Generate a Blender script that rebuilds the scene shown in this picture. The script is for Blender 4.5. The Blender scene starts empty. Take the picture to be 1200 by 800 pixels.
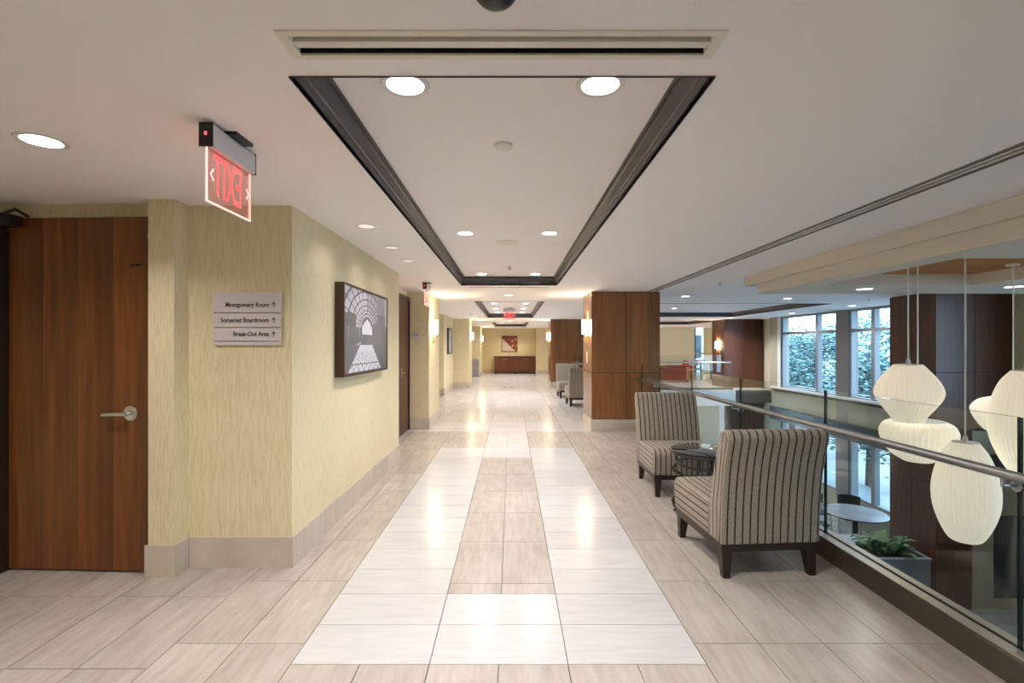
import bpy, math, random
from mathutils import Vector, Matrix

# ------------------------------------------------------------------ camera, world, exposure
scene = bpy.context.scene
COL = scene.collection
R = math.radians
random.seed(7)

cam_data = bpy.data.cameras.new('camera')
cam_data.sensor_width = 36.0
cam_data.lens = 573.0 / 1200.0 * 36.0
cam_data.shift_x = 1.0 / 1200.0
cam_data.shift_y = 5.0 / 1200.0
cam_data.clip_start = 0.05
cam_data.clip_end = 200
cam = bpy.data.objects.new('camera', cam_data)
cam.location = (0, 0, 1.40)
cam.rotation_euler = (R(90), 0, 0)
COL.objects.link(cam)
scene.camera = cam

world = bpy.data.worlds.new('overcast_sky')
scene.world = world
world.use_nodes = True
wn = world.node_tree.nodes
wl = world.node_tree.links
bg = wn['Background']
tc = wn.new('ShaderNodeTexCoord')
sp = wn.new('ShaderNodeSeparateXYZ')
wl.new(tc.outputs['Generated'], sp.inputs[0])
rp = wn.new('ShaderNodeValToRGB')
rp.color_ramp.elements[0].position = 0.0
rp.color_ramp.elements[0].color = (0.52, 0.77, 1.0, 1)
rp.color_ramp.elements[1].position = 0.8
rp.color_ramp.elements[1].color = (0.44, 0.70, 1.0, 1)
wl.new(sp.outputs['Z'], rp.inputs[0])
wl.new(rp.outputs[0], bg.inputs[0])
bg.inputs[1].default_value = 3.4

vs = scene.view_settings
vs.view_transform = 'Standard'
vs.look = 'None'
vs.exposure = 1.20
vs.gamma = 1.0
vs.use_curve_mapping = False
scene.cycles.use_denoising = True
scene.cycles.max_bounces = 10
scene.cycles.diffuse_bounces = 8
scene.cycles.glossy_bounces = 4
scene.cycles.transparent_max_bounces = 16
scene.cycles.sample_clamp_indirect = 8.0
scene.cycles.caustics_reflective = False
scene.cycles.caustics_refractive = False

DOWN_W = 8.5       # watts of one corridor downlight
ATRIUM_W = 6.0     # watts of one lounge / atrium downlight
SCONCE_UP = 3.0      # watts out of the open top of a sconce
SCONCE_E = 9.0      # emission of the sconce shades
WARM = (1.0, 0.94, 0.93)

H = 2.29            # ceiling height
LOW = -2.93         # lower lobby floor

# ------------------------------------------------------------------ material helpers
MATS = {}


def new_mat(name):
    m = bpy.data.materials.new(name)
    m.use_nodes = True
    MATS[name] = m
    return m, m.node_tree.nodes, m.node_tree.links, m.node_tree.nodes['Principled BSDF']


def plain(name, col, rough=0.5, metal=0.0, spec=0.5, emit=None, estr=0.0, coat=0.0):
    m, n, l, b = new_mat(name)
    b.inputs['Base Color'].default_value = (*col, 1)
    b.inputs['Roughness'].default_value = rough
    b.inputs['Metallic'].default_value = metal
    b.inputs['Specular IOR Level'].default_value = spec
    b.inputs['Coat Weight'].default_value = coat
    if emit:
        b.inputs['Emission Color'].default_value = (*emit, 1)
        b.inputs['Emission Strength'].default_value = estr
    return m


def mapped(n, l, src, scale):
    mp = n.new('ShaderNodeMapping')
    mp.inputs['Scale'].default_value = scale
    l.new(src, mp.inputs['Vector'])
    return mp.outputs[0]


def noise(n, l, vec, scale=1.0, detail=4, rough=0.55):
    t = n.new('ShaderNodeTexNoise')
    t.inputs['Scale'].default_value = scale
    t.inputs['Detail'].default_value = detail
    t.inputs['Roughness'].default_value = rough
    l.new(vec, t.inputs['Vector'])
    return t.outputs['Fac']


def ramp(n, l, fac, stops):
    r = n.new('ShaderNodeValToRGB')
    e = r.color_ramp.elements
    while len(e) < len(stops):
        e.new(0.5)
    for i, (p, c) in enumerate(stops):
        e[i].position = p
        e[i].color = (*c, 1)
    l.new(fac, r.inputs[0])
    return r.outputs[0]


def math_node(n, l, op, a, b=None, c=None):
    t = n.new('ShaderNodeMath')
    t.operation = op
    for i, v in enumerate((a, b, c)):
        if v is None:
            continue
        if isinstance(v, (int, float)):
            t.inputs[i].default_value = v
        else:
            l.new(v, t.inputs[i])
    return t.outputs[0]


def bump(n, l, b, h, strength=0.2, dist=0.005):
    t = n.new('ShaderNodeBump')
    t.inputs['Strength'].default_value = strength
    t.inputs['Distance'].default_value = dist
    l.new(h, t.inputs['Height'])
    l.new(t.outputs[0], b.inputs['Normal'])


def mul_color(n, l, col, fac):
    """colour times a grey value"""
    t = n.new('ShaderNodeMix')
    t.data_type = 'RGBA'
    t.blend_type = 'MULTIPLY'
    t.inputs[0].default_value = 1.0
    l.new(col, t.inputs[6])
    l.new(fac, t.inputs[7])
    return t.outputs[2]


def random_value(n, l):
    oi = n.new('ShaderNodeObjectInfo')
    ge = n.new('ShaderNodeNewGeometry')
    s = math_node(n, l, 'ADD', oi.outputs['Random'], ge.outputs['Random Per Island'])
    return math_node(n, l, 'FRACT', s), ge


def tile_mat(name, c_lo, c_mid, c_hi, along, rough):
    m, n, l, b = new_mat(name)
    rnd, ge = random_value(n, l)
    off = n.new('ShaderNodeCombineXYZ')
    off_v = math_node(n, l, 'MULTIPLY', rnd, 37.0)
    l.new(off_v, off.inputs[2])
    ad = n.new('ShaderNodeVectorMath')
    l.new(ge.outputs['Position'], ad.inputs[0])
    l.new(off.outputs[0], ad.inputs[1])
    sc = (5.0, 38.0, 1.0) if along == 'x' else (38.0, 5.0, 1.0)
    f1 = noise(n, l, mapped(n, l, ad.outputs[0], sc), 0.7, 6, 0.62)
    f2 = noise(n, l, ad.outputs[0], 3.0, 3, 0.5)
    mix = math_node(n, l, 'ADD', math_node(n, l, 'MULTIPLY', f1, 0.65), math_node(n, l, 'MULTIPLY', f2, 0.35))
    col = ramp(n, l, mix, [(0.32, c_lo), (0.5, c_mid), (0.68, c_hi)])
    tone = math_node(n, l, 'MULTIPLY_ADD', rnd, 0.12, 0.93)
    l.new(mul_color(n, l, col, tone), b.inputs['Base Color'])
    b.inputs['Roughness'].default_value = rough
    b.inputs['Specular IOR Level'].default_value = 0.42
    rr = math_node(n, l, 'MULTIPLY_ADD', f1, 0.05, rough - 0.025)
    l.new(rr, b.inputs['Roughness'])
    return m


def wood_mat(name, dark, mid, light, leaf=0.29, rough=0.32, tone_amp=0.35, coat=0.25, panel_amp=0.2, saw=0.0, origin=0.0):
    """veneer: vertical grain and tone changes from leaf to leaf"""
    m, n, l, b = new_mat(name)
    rnd, ge = random_value(n, l)
    s = n.new('ShaderNodeSeparateXYZ')
    l.new(ge.outputs['Position'], s.inputs[0])
    h = math_node(n, l, 'ADD', s.outputs[0], s.outputs[1])
    cell = math_node(n, l, 'FLOOR', math_node(n, l, 'DIVIDE', h, leaf))
    wnz = n.new('ShaderNodeTexWhiteNoise')
    wnz.noise_dimensions = '1D'
    l.new(cell, wnz.inputs['W'])
    cb = n.new('ShaderNodeCombineXYZ')
    l.new(math_node(n, l, 'MULTIPLY', h, 26.0), cb.inputs[0])
    l.new(math_node(n, l, 'MULTIPLY', s.outputs[2], 1.3), cb.inputs[1])
    l.new(math_node(n, l, 'MULTIPLY', rnd, 20.0), cb.inputs[2])
    g = noise(n, l, cb.outputs[0], 1.0, 5, 0.6)
    col = ramp(n, l, g, [(0.25, dark), (0.5, mid), (0.75, light)])
    tone = math_node(n, l, 'MULTIPLY_ADD', wnz.outputs['Value'], tone_amp, 0.9 - tone_amp * 0.5)
    tone = math_node(n, l, 'MULTIPLY_ADD', rnd, panel_amp, tone)
    if saw:
        fr_ = math_node(n, l, 'FRACT', math_node(n, l, 'DIVIDE', math_node(n, l, 'SUBTRACT', h, origin), leaf))
        tone = math_node(n, l, 'ADD', tone, math_node(n, l, 'MULTIPLY_ADD', fr_, -saw, saw * 0.5))
    l.new(mul_color(n, l, col, tone), b.inputs['Base Color'])
    b.inputs['Roughness'].default_value = rough
    b.inputs['Coat Weight'].default_value = coat
    b.inputs['Coat Roughness'].default_value = 0.2
    return m


def glass_mat(name, tint, base=0.04, gain=0.9, power=5.0, rough=0.0):
    """clear pane: transparent with an angle-dependent mirror share"""
    m = bpy.data.materials.new(name)
    MATS[name] = m
    m.use_nodes = True
    n, l = m.node_tree.nodes, m.node_tree.links
    n.remove(n['Principled BSDF'])
    out = n['Material Output']
    t = n.new('ShaderNodeBsdfTransparent')
    t.inputs[0].default_value = (*tint, 1)
    g = n.new('ShaderNodeBsdfGlossy')
    g.inputs['Roughness'].default_value = rough
    g.inputs['Color'].default_value = (0.95, 1, 1, 1)
    lw = n.new('ShaderNodeLayerWeight')
    lw.inputs[0].default_value = 0.5
    p = math_node(n, l, 'POWER', lw.outputs['Facing'], power)
    f = math_node(n, l, 'MULTIPLY_ADD', p, gain, base)
    mx = n.new('ShaderNodeMixShader')
    l.new(f, mx.inputs[0])
    l.new(t.outputs[0], mx.inputs[1])
    l.new(g.outputs[0], mx.inputs[2])
    l.new(mx.outputs[0], out.inputs['Surface'])
    return m


def attr_mat(name, rough=0.4, attr='print'):
    m, n, l, b = new_mat(name)
    a = n.new('ShaderNodeAttribute')
    a.attribute_name = attr
    l.new(a.outputs['Color'], b.inputs['Base Color'])
    b.inputs['Roughness'].default_value = rough
    return m


def wallpaper(name, c0, c1, c2):
    m, n, l, b = new_mat(name)
    ge = n.new('ShaderNodeNewGeometry')
    f = noise(n, l, mapped(n, l, ge.outputs['Position'], (105, 105, 9)), 1.0, 4, 0.7)
    f2 = noise(n, l, ge.outputs['Position'], 1.2, 2)
    mix = math_node(n, l, 'ADD', math_node(n, l, 'MULTIPLY', f, 0.8), math_node(n, l, 'MULTIPLY', f2, 0.2))
    l.new(ramp(n, l, mix, [(0.35, c0), (0.5, c1), (0.66, c2)]), b.inputs['Base Color'])
    b.inputs['Roughness'].default_value = 0.55
    b.inputs['Specular IOR Level'].default_value = 0.3
    bump(n, l, b, f, 0.12, 0.004)
    return m


def stripe_mat(name):
    """woven upholstery: broad dark stripes with fine lines between, along the uv u axis (metres)"""
    m, n, l, b = new_mat(name)
    uv = n.new('ShaderNodeUVMap')
    uv.uv_map = 'uv'
    s = n.new('ShaderNodeSeparateXYZ')
    l.new(uv.outputs[0], s.inputs[0])
    u = math_node(n, l, 'ADD', s.outputs[0], 5.0)
    w = noise(n, l, mapped(n, l, uv.outputs[0], (140, 25, 1)), 1.0, 2)
    wob = math_node(n, l, 'MULTIPLY_ADD', w, 0.0025, u)
    big = math_node(n, l, 'FRACT', math_node(n, l, 'DIVIDE', wob, 0.0475))
    d1 = math_node(n, l, 'LESS_THAN', math_node(n, l, 'ABSOLUTE', math_node(n, l, 'SUBTRACT', big, 0.5)), 0.10)
    fine = math_node(n, l, 'FRACT', math_node(n, l, 'DIVIDE', wob, 0.0095))
    d2 = math_node(n, l, 'LESS_THAN', math_node(n, l, 'ABSOLUTE', math_node(n, l, 'SUBTRACT', fine, 0.5)), 0.24)
    w2 = noise(n, l, mapped(n, l, uv.outputs[0], (260, 60, 1)), 1.0, 2)
    base = ramp(n, l, w2, [(0.35, (0.31, 0.265, 0.21)), (0.65, (0.46, 0.405, 0.325))])
    mx = n.new('ShaderNodeMix')
    mx.data_type = 'RGBA'
    l.new(math_node(n, l, 'MULTIPLY', d2, 0.75), mx.inputs[0])
    l.new(base, mx.inputs[6])
    mx.inputs[7].default_value = (0.13, 0.105, 0.085, 1)
    my = n.new('ShaderNodeMix')
    my.data_type = 'RGBA'
    l.new(d1, my.inputs[0])
    l.new(mx.outputs[2], my.inputs[6])
    my.inputs[7].default_value = (0.022, 0.014, 0.011, 1)
    l.new(my.outputs[2], b.inputs['Base Color'])
    b.inputs['Roughness'].default_value = 0.85
    b.inputs['Specular IOR Level'].default_value = 0.15
    b.inputs['Sheen Weight'].default_value = 0.15
    bump(n, l, b, w2, 0.2, 0.002)
    return m


wallpaper('wallpaper', (0.58, 0.485, 0.285), (0.68, 0.585, 0.37), (0.74, 0.655, 0.445))
plain('cream_paint', (0.70, 0.67, 0.52), 0.6, spec=0.3)
plain('atrium_paint', (0.40, 0.40, 0.31), 0.6, spec=0.3)
plain('pier_backlit', (0.24, 0.225, 0.225), 0.5)  # dark because the pier is backlit; that shade is in the colour
plain('ceiling_paint', (0.92, 0.885, 0.88), 0.75, spec=0.2)
plain('soffit_paint', (0.66, 0.615, 0.535), 0.7, spec=0.2)
plain('beige_frame', (0.36, 0.31, 0.23), 0.5)
tile_mat('tile_beige', (0.325, 0.288, 0.25), (0.405, 0.362, 0.318), (0.465, 0.427, 0.383), 'y', 0.24)
tile_mat('tile_white', (0.475, 0.47, 0.462), (0.52, 0.515, 0.508), (0.56, 0.556, 0.548), 'x', 0.20)
tile_mat('tile_pale', (0.47, 0.45, 0.425), (0.53, 0.51, 0.49), (0.58, 0.565, 0.55), 'y', 0.20)
tile_mat('tile_base', (0.42, 0.36, 0.28), (0.52, 0.45, 0.36), (0.60, 0.53, 0.44), 'x', 0.35)
tile_mat('tile_lobby', (0.25, 0.29, 0.30), (0.36, 0.40, 0.41), (0.45, 0.48, 0.48), 'x', 0.15)
plain('grout', (0.10, 0.085, 0.07), 0.9)
wood_mat('wood_column', (0.15, 0.054, 0.017), (0.215, 0.083, 0.026), (0.285, 0.118, 0.039), 0.27, 0.27, 0.42, 0.4)
wood_mat('wood_lobby', (0.055, 0.018, 0.009), (0.085, 0.028, 0.013), (0.118, 0.041, 0.018), 0.27, 0.42, 0.35, 0.06)
wood_mat('wood_door', (0.10, 0.027, 0.005), (0.165, 0.049, 0.009), (0.23, 0.080, 0.015), 0.216, 0.36, 0.0, 0.12, 0.15, 0.5, -0.085)
wood_mat('wood_cabinet', (0.07, 0.017, 0.006), (0.10, 0.026, 0.009), (0.14, 0.038, 0.014), 0.5, 0.4, 0.2, 0.05)
wood_mat('wood_coffer', (0.27, 0.10, 0.02), (0.35, 0.135, 0.028), (0.41, 0.165, 0.04), 0.5, 0.6, 0.2, 0.0)
plain('moulding_dark', (0.060, 0.052, 0.056), 0.32, spec=0.5)
plain('dark_bronze', (0.018, 0.014, 0.013), 0.4, spec=0.5)
plain('espresso', (0.022, 0.012, 0.008), 0.35, spec=0.5)
plain('frame_brown', (0.055, 0.024, 0.014), 0.4)
plain('core_dark', (0.02, 0.010, 0.006), 0.8)
plain('black_plastic', (0.010, 0.010, 0.011), 0.3)
plain('black_matte', (0.012, 0.012, 0.012), 0.9)
plain('shadow_slot', (0.05, 0.05, 0.048), 0.9)
plain('slot_grey', (0.22, 0.21, 0.20), 0.5)
plain('white_trim', (0.80, 0.78, 0.74), 0.45)
plain('trim_ring', (0.74, 0.72, 0.70), 0.35)
plain('vent_cream', (0.78, 0.74, 0.65), 0.5)
plain('lens_glow', (1, 1, 1), 0.4, emit=(1.0, 0.96, 0.93), estr=6.0)
plain('lens_soft', (0.9, 0.88, 0.84), 0.4, emit=(1.0, 0.93, 0.84), estr=0.25)
plain('sconce_glow', (1, 0.95, 0.85), 0.5, emit=(1.0, 0.82, 0.52), estr=SCONCE_E)
plain('steel', (0.42, 0.43, 0.45), 0.38, metal=1.0)
plain('steel_dark', (0.34, 0.33, 0.31), 0.33, metal=1.0)
plain('nickel', (0.70, 0.69, 0.68), 0.2, metal=1.0)
plain('brass', (0.55, 0.40, 0.18), 0.3, metal=1.0)
plain('housing_silver', (0.66, 0.67, 0.69), 0.35, metal=0.25)
plain('sign_plate', (0.55, 0.50, 0.49), 0.45)
plain('ink', (0.02, 0.02, 0.022), 0.6)
plain('exit_red', (0.9, 0.06, 0.06), 0.4, emit=(1.0, 0.08, 0.09), estr=1.0)
plain('exit_glow', (0.9, 0.4, 0.36), 0.4, emit=(1.0, 0.40, 0.36), estr=0.8)
plain('shoe_metal', (0.11, 0.095, 0.075), 0.35, metal=0.6)
plain('shoe_cap', (0.48, 0.44, 0.37), 0.3, metal=0.7)
plain('glass_edge', (0.010, 0.030, 0.028), 0.1, spec=0.8)
plain('window_frame_paint', (0.27, 0.30, 0.33), 0.4)
plain('window_jamb', (0.78, 0.78, 0.76), 0.4)
plain('sill_white', (0.80, 0.80, 0.80), 0.35)
plain('bark', (0.10, 0.075, 0.055), 0.9)
plain('red_leather', (0.42, 0.022, 0.018), 0.4)
plain('brown_leather', (0.20, 0.026, 0.018), 0.4)
plain('tan_fabric', (0.42, 0.27, 0.13), 0.8)
plain('white_laminate', (0.62, 0.64, 0.66), 0.25)
plain('table_grey', (0.27, 0.28, 0.30), 0.3)
plain('chair_blue', (0.25, 0.32, 0.38), 0.5)
plain('planter_stone', (0.115, 0.12, 0.125), 0.6)
plain('planter_pale', (0.36, 0.38, 0.39), 0.6)
plain('soil', (0.03, 0.022, 0.015), 0.95)
plain('bin_grey', (0.27, 0.27, 0.29), 0.5)
plain('concrete_out', (0.42, 0.43, 0.44), 0.9)
plain('roof_out', (0.10, 0.10, 0.10), 0.9)
plain('plate_white', (0.82, 0.80, 0.76), 0.4)
stripe_mat('stripe_fabric')
attr_mat('print', 0.35)
glass_mat('rail_glass', (0.955, 0.975, 0.968), 0.035, 0.85)
glass_mat('window_glass', (0.96, 0.98, 1.0), 0.03, 0.8)
glass_mat('table_glass', (0.10, 0.115, 0.12), 0.10, 0.85, 2.6)
glass_mat('exit_acrylic', (0.98, 0.84, 0.82), 0.04, 0.7)
_m = MATS['exit_acrylic']
_n, _l = _m.node_tree.nodes, _m.node_tree.links
_ad = _n.new('ShaderNodeAddShader')
_em = _n.new('ShaderNodeEmission')
_em.inputs[0].default_value = (1.0, 0.18, 0.16, 1)
_em.inputs[1].default_value = 0.02
_out = _n['Material Output']
_src = _out.inputs['Surface'].links[0].from_socket
_l.new(_src, _ad.inputs[0])
_l.new(_em.outputs[0], _ad.inputs[1])
_l.new(_ad.outputs[0], _out.inputs['Surface'])
plain('door_glass', (0.030, 0.040, 0.050), 0.05, spec=0.8)


def leaf_mat(name, a, b_):
    m, n, l, b = new_mat(name)
    rnd, ge = random_value(n, l)
    l.new(ramp(n, l, rnd, [(0.0, a), (1.0, b_)]), b.inputs['Base Color'])
    b.inputs['Roughness'].default_value = 0.55
    b.inputs['Transmission Weight'].default_value = 0.0
    return m


leaf_mat('tree_leaves', (0.07, 0.17, 0.17), (0.24, 0.38, 0.37))  # blue daylight cast and haze put into the leaf colour
leaf_mat('planter_leaves', (0.02, 0.075, 0.03), (0.22, 0.36, 0.17))


def lamp_shade_mat():
    m, n, l, b = new_mat('bubble_shade')
    b.inputs['Base Color'].default_value = (0.85, 0.82, 0.74, 1)
    b.inputs['Roughness'].default_value = 0.6
    b.inputs['Emission Color'].default_value = (1.0, 0.87, 0.66, 1)
    b.inputs['Emission Strength'].default_value = 0.20
    return m


lamp_shade_mat()


# ------------------------------------------------------------------ mesh builder
class MB:
    def __init__(self):
        self.v, self.f, self.mi, self.uv = [], [], [], []

    def face(self, idx, mi=0, uv=None):
        self.f.append(tuple(idx))
        self.mi.append(mi)
        self.uv.append(uv)

    def box(self, x0, x1, y0, y1, z0, z1, mi=0):
        b = len(self.v)
        self.v += [(x0, y0, z0), (x1, y0, z0), (x1, y1, z0), (x0, y1, z0),
                   (x0, y0, z1), (x1, y0, z1), (x1, y1, z1), (x0, y1, z1)]
        for q in ((0, 3, 2, 1), (4, 5, 6, 7), (0, 1, 5, 4), (1, 2, 6, 5), (2, 3, 7, 6), (3, 0, 4, 7)):
            self.face([b + i for i in q], mi)
        return self

    def taper_box(self, cx, cy, z0, z1, w0, d0, w1, d1, dx=0, dy=0, mi=0):
        """frustum: size w0 x d0 at z0, w1 x d1 at z1 shifted by dx, dy"""
        b = len(self.v)
        for (z, w, d, ox, oy) in ((z0, w0, d0, 0, 0), (z1, w1, d1, dx, dy)):
            for sx, sy in ((-1, -1), (1, -1), (1, 1), (-1, 1)):
                self.v.append((cx + ox + sx * w / 2, cy + oy + sy * d / 2, z))
        for q in ((0, 3, 2, 1), (4, 5, 6, 7), (0, 1, 5, 4), (1, 2, 6, 5), (2, 3, 7, 6), (3, 0, 4, 7)):
            self.face([b + i for i in q], mi)
        return self

    def lathe(self, prof, seg=32, c=(0, 0, 0), axis='z', mi=0, ribs=0, amp=0.0, a0=0.0, a1=2 * math.pi, cap=True):
        full = abs(a1 - a0 - 2 * math.pi) < 1e-6
        b = len(self.v)
        cnt = seg if full else seg + 1
        for (r, z) in prof:
            for k in range(cnt):
                a = a0 + (a1 - a0) * k / seg
                rr = r
                if ribs:
                    rr = r * (1 - amp * (0.5 + 0.5 * math.cos(a * ribs)))
                p = (rr * math.cos(a), rr * math.sin(a), z)
                if axis == 'y':
                    p = (p[0], p[2], p[1])
                elif axis == 'x':
                    p = (p[2], p[0], p[1])
                self.v.append((p[0] + c[0], p[1] + c[1], p[2] + c[2]))
        for i in range(len(prof) - 1):
            for k in range(seg):
                k2 = (k + 1) % cnt
                self.face((b + i * cnt + k, b + i * cnt + k2, b + (i + 1) * cnt + k2, b + (i + 1) * cnt + k), mi)
        if cap and full:
            if prof[0][0] > 1e-6:
                self.face([b + k for k in range(cnt)][::-1], mi)
            if prof[-1][0] > 1e-6:
                self.face([b + (len(prof) - 1) * cnt + k for k in range(cnt)], mi)
        return self

    def tube(self, pts, r, seg=10, mi=0, closed=False):
        pts = [Vector(p) for p in pts]
        b = len(self.v)
        m = len(pts)
        up = None
        for i, p in enumerate(pts):
            if closed:
                d = pts[(i + 1) % m] - pts[i - 1]
            else:
                d = pts[min(i + 1, m - 1)] - pts[max(i - 1, 0)]
            d.normalize()
            if up is None:
                up = Vector((0, 0, 1)) if abs(d.z) < 0.9 else Vector((1, 0, 0))
            s = d.cross(up)
            s.normalize()
            t = s.cross(d)
            up = t
            rr = r[i] if isinstance(r, (list, tuple)) else r
            for k in range(seg):
                a = 2 * math.pi * k / seg
                q = p + s * (rr * math.cos(a)) + t * (rr * math.sin(a))
                self.v.append(tuple(q))
        for i in range(m if closed else m - 1):
            j = (i + 1) % m
            for k in range(seg):
                k2 = (k + 1) % seg
                self.face((b + i * seg + k, b + i * seg + k2, b + j * seg + k2, b + j * seg + k), mi)
        if not closed:
            self.face([b + k for k in range(seg)][::-1], mi)
            self.face([b + (m - 1) * seg + k for k in range(seg)], mi)
        return self

    def prism_x(self, prof, x0, x1, mi=0):
        """closed (y, z) outline pushed along x"""
        b = len(self.v)
        k = len(prof)
        self.v += [(x0, y, z) for y, z in prof] + [(x1, y, z) for y, z in prof]
        for i in range(k):
            j = (i + 1) % k
            self.face((b + i, b + j, b + k + j, b + k + i), mi)
        self.face([b + i for i in range(k)][::-1], mi)
        self.face([b + k + i for i in range(k)], mi)
        return self

    def mesh(self, name, mats, smooth=False):
        me = bpy.data.meshes.new(name)
        me.from_pydata(self.v, [], self.f)
        if not isinstance(mats, (list, tuple)):
            mats = [mats]
        for m in mats:
            me.materials.append(MATS[m])
        if len(mats) > 1:
            me.polygons.foreach_set('material_index', self.mi)
        if any(u is not None for u in self.uv):
            lay = me.uv_layers.new(name='uv')
            for p, u in zip(me.polygons, self.uv):
                if u:
                    for li, c in zip(p.loop_indices, u):
                        lay.data[li].uv = c
        if smooth:
            me.polygons.foreach_set('use_smooth', [True] * len(me.polygons))
            if smooth != 'all':
                try:
                    me.set_sharp_from_angle(angle=R(40))
                except Exception:
                    pass
        me.update()
        return me

    def build(self, name, mats, parent=None, smooth=False):
        return link(name, self.mesh(name, mats, smooth), parent)


def link(name, data, parent=None, loc=None, rot=None):
    o = bpy.data.objects.new(name, data)
    COL.objects.link(o)
    if parent:
        o.parent = parent
    if loc:
        o.location = loc
    if rot:
        o.rotation_euler = rot
    return o


def tag(o, label=None, cat=None, group=None, kind=None):
    if label:
        o['label'] = label
    if cat:
        o['category'] = cat
    if group:
        o['group'] = group
    if kind:
        o['kind'] = kind
    return o


def empty(name, loc=(0, 0, 0), rz=0.0):
    o = bpy.data.objects.new(name, None)
    o.empty_display_size = 0.1
    o.location = loc
    o.rotation_euler = (0, 0, rz)
    COL.objects.link(o)
    return o


def thing(name, label, cat, loc=(0, 0, 0), rz=0.0, group=None):
    return tag(empty(name, loc, rz), label, cat, group)


def struct(o, label, cat):
    return tag(o, label, cat, kind='structure')


def copy_tree(o, loc=None, rz=None, label=None, parent=None, group=None):
    c = o.copy()
    COL.objects.link(c)
    c.parent = parent
    if loc is not None:
        c.location = loc
    if rz is not None:
        c.rotation_euler = (0, 0, rz)
    if label:
        c['label'] = label
    if group:
        c['group'] = group
    for ch in list(o.children):
        copy_tree(ch, parent=c)
    return c


def sbox(x0, x1, y0, y1, z0, z1):
    return MB().box(x0, x1, y0, y1, z0, z1)


def text_part(name, body, size, mat, parent, loc, rot, align='RIGHT', ext=0.0006, sx=1.0, bold=0.0):
    cu = bpy.data.curves.new(name, 'FONT')
    cu.body = body
    cu.size = size
    cu.align_x = align
    cu.align_y = 'CENTER'
    cu.extrude = ext
    cu.offset = bold
    cu.materials.append(MATS[mat])
    tmp = bpy.data.objects.new('tmp_text', cu)
    COL.objects.link(tmp)
    me = bpy.data.meshes.new_from_object(tmp.evaluated_get(bpy.context.evaluated_depsgraph_get()))
    bpy.data.objects.remove(tmp)
    bpy.data.curves.remove(cu)
    me.name = name
    if not me.materials:
        me.materials.append(MATS[mat])
    o = bpy.data.objects.new(name, me)
    COL.objects.link(o)
    o.parent = parent
    o.location = loc
    o.rotation_euler = rot
    o.scale = (sx, 1, 1)
    return o


def plate_with_holes(x0, x1, y0, y1, z0, z1, holes):
    """flat slab with rectangular openings"""
    xs = sorted({x0, x1, *[h[0] for h in holes], *[h[1] for h in holes]})
    ys = sorted({y0, y1, *[h[2] for h in holes], *[h[3] for h in holes]})
    xs = [x for x in xs if x0 <= x <= x1]
    ys = [y for y in ys if y0 <= y <= y1]
    nx, ny = len(xs) - 1, len(ys) - 1

    def solid(i, j):
        if i < 0 or j < 0 or i >= nx or j >= ny:
            return False
        cx, cy = (xs[i] + xs[i + 1]) / 2, (ys[j] + ys[j + 1]) / 2
        return not any(h[0] < cx < h[1] and h[2] < cy < h[3] for h in holes)
    m = MB()
    vid = {}

    def V(i, j, t):
        k = (i, j, t)
        if k not in vid:
            vid[k] = len(m.v)
            m.v.append((xs[i], ys[j], z1 if t else z0))
        return vid[k]
    for i in range(nx):
        for j in range(ny):
            if not solid(i, j):
                continue
            m.face((V(i, j, 0), V(i, j + 1, 0), V(i + 1, j + 1, 0), V(i + 1, j, 0)))
            m.face((V(i, j, 1), V(i + 1, j, 1), V(i + 1, j + 1, 1), V(i, j + 1, 1)))
            if not solid(i, j - 1):
                m.face((V(i, j, 0), V(i + 1, j, 0), V(i + 1, j, 1), V(i, j, 1)))
            if not solid(i, j + 1):
                m.face((V(i + 1, j + 1, 0), V(i, j + 1, 0), V(i, j + 1, 1), V(i + 1, j + 1, 1)))
            if not solid(i - 1, j):
                m.face((V(i, j + 1, 0), V(i, j, 0), V(i, j, 1), V(i, j + 1, 1)))
            if not solid(i + 1, j):
                m.face((V(i + 1, j, 0), V(i + 1, j + 1, 0), V(i + 1, j + 1, 1), V(i + 1, j, 1)))
    return m


# ------------------------------------------------------------------ floor and tiles
BACK = -5.0
FAR = 25.0
fl = MB()
fl.box(-3.40, 2.20, BACK, FAR, -0.40, -0.012)
fl.box(2.20, 8.5, 15.5, FAR, -0.40, -0.012)
fl.box(8.5, 10.9, 20.3, FAR, -0.40, -0.012)
floor = struct(fl.build('floor', ['grout']), 'beige and white stone tile floor of the upper corridor', 'floor')

tiles = []      # x0, x1, y0, y1, kind


def strip_rows(ya, n, x0, x1, kind):
    for i in range(n):
        tiles.append((x0, x1, ya + i * 0.305, ya + (i + 1) * 0.305, kind))


XL = [-0.97, -0.36, 0.25, 0.86]
PATS = [2.15, 10.55, 18.95]
LEN = 15 * 0.305
BANDS = [(8.0, 9.22), (16.4, 17.62)]
for ya in PATS:
    strip_rows(ya, 15, XL[0], XL[1], 'tile_white')
    strip_rows(ya, 15, XL[2], XL[3], 'tile_white')
    strip_rows(ya, 2, XL[1], XL[2], 'tile_white')
    strip_rows(ya + 13 * 0.305, 2, XL[1], XL[2], 'tile_white')
    cuts = [ya + 0.61, ya + 0.73]
    while cuts[-1] + 0.61 < ya + 13 * 0.305:
        cuts.append(cuts[-1] + 0.61)
    cuts.append(ya + 13 * 0.305)
    for a, b in zip(cuts, cuts[1:]):
        for x0, x1 in ((-0.36, -0.055), (-0.055, 0.25)):
            tiles.append((x0, x1, a, b, 'tile_beige' if ya < 9 else 'tile_pale'))  # far strip tiles paled too, floor reflection put into the colour


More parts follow.
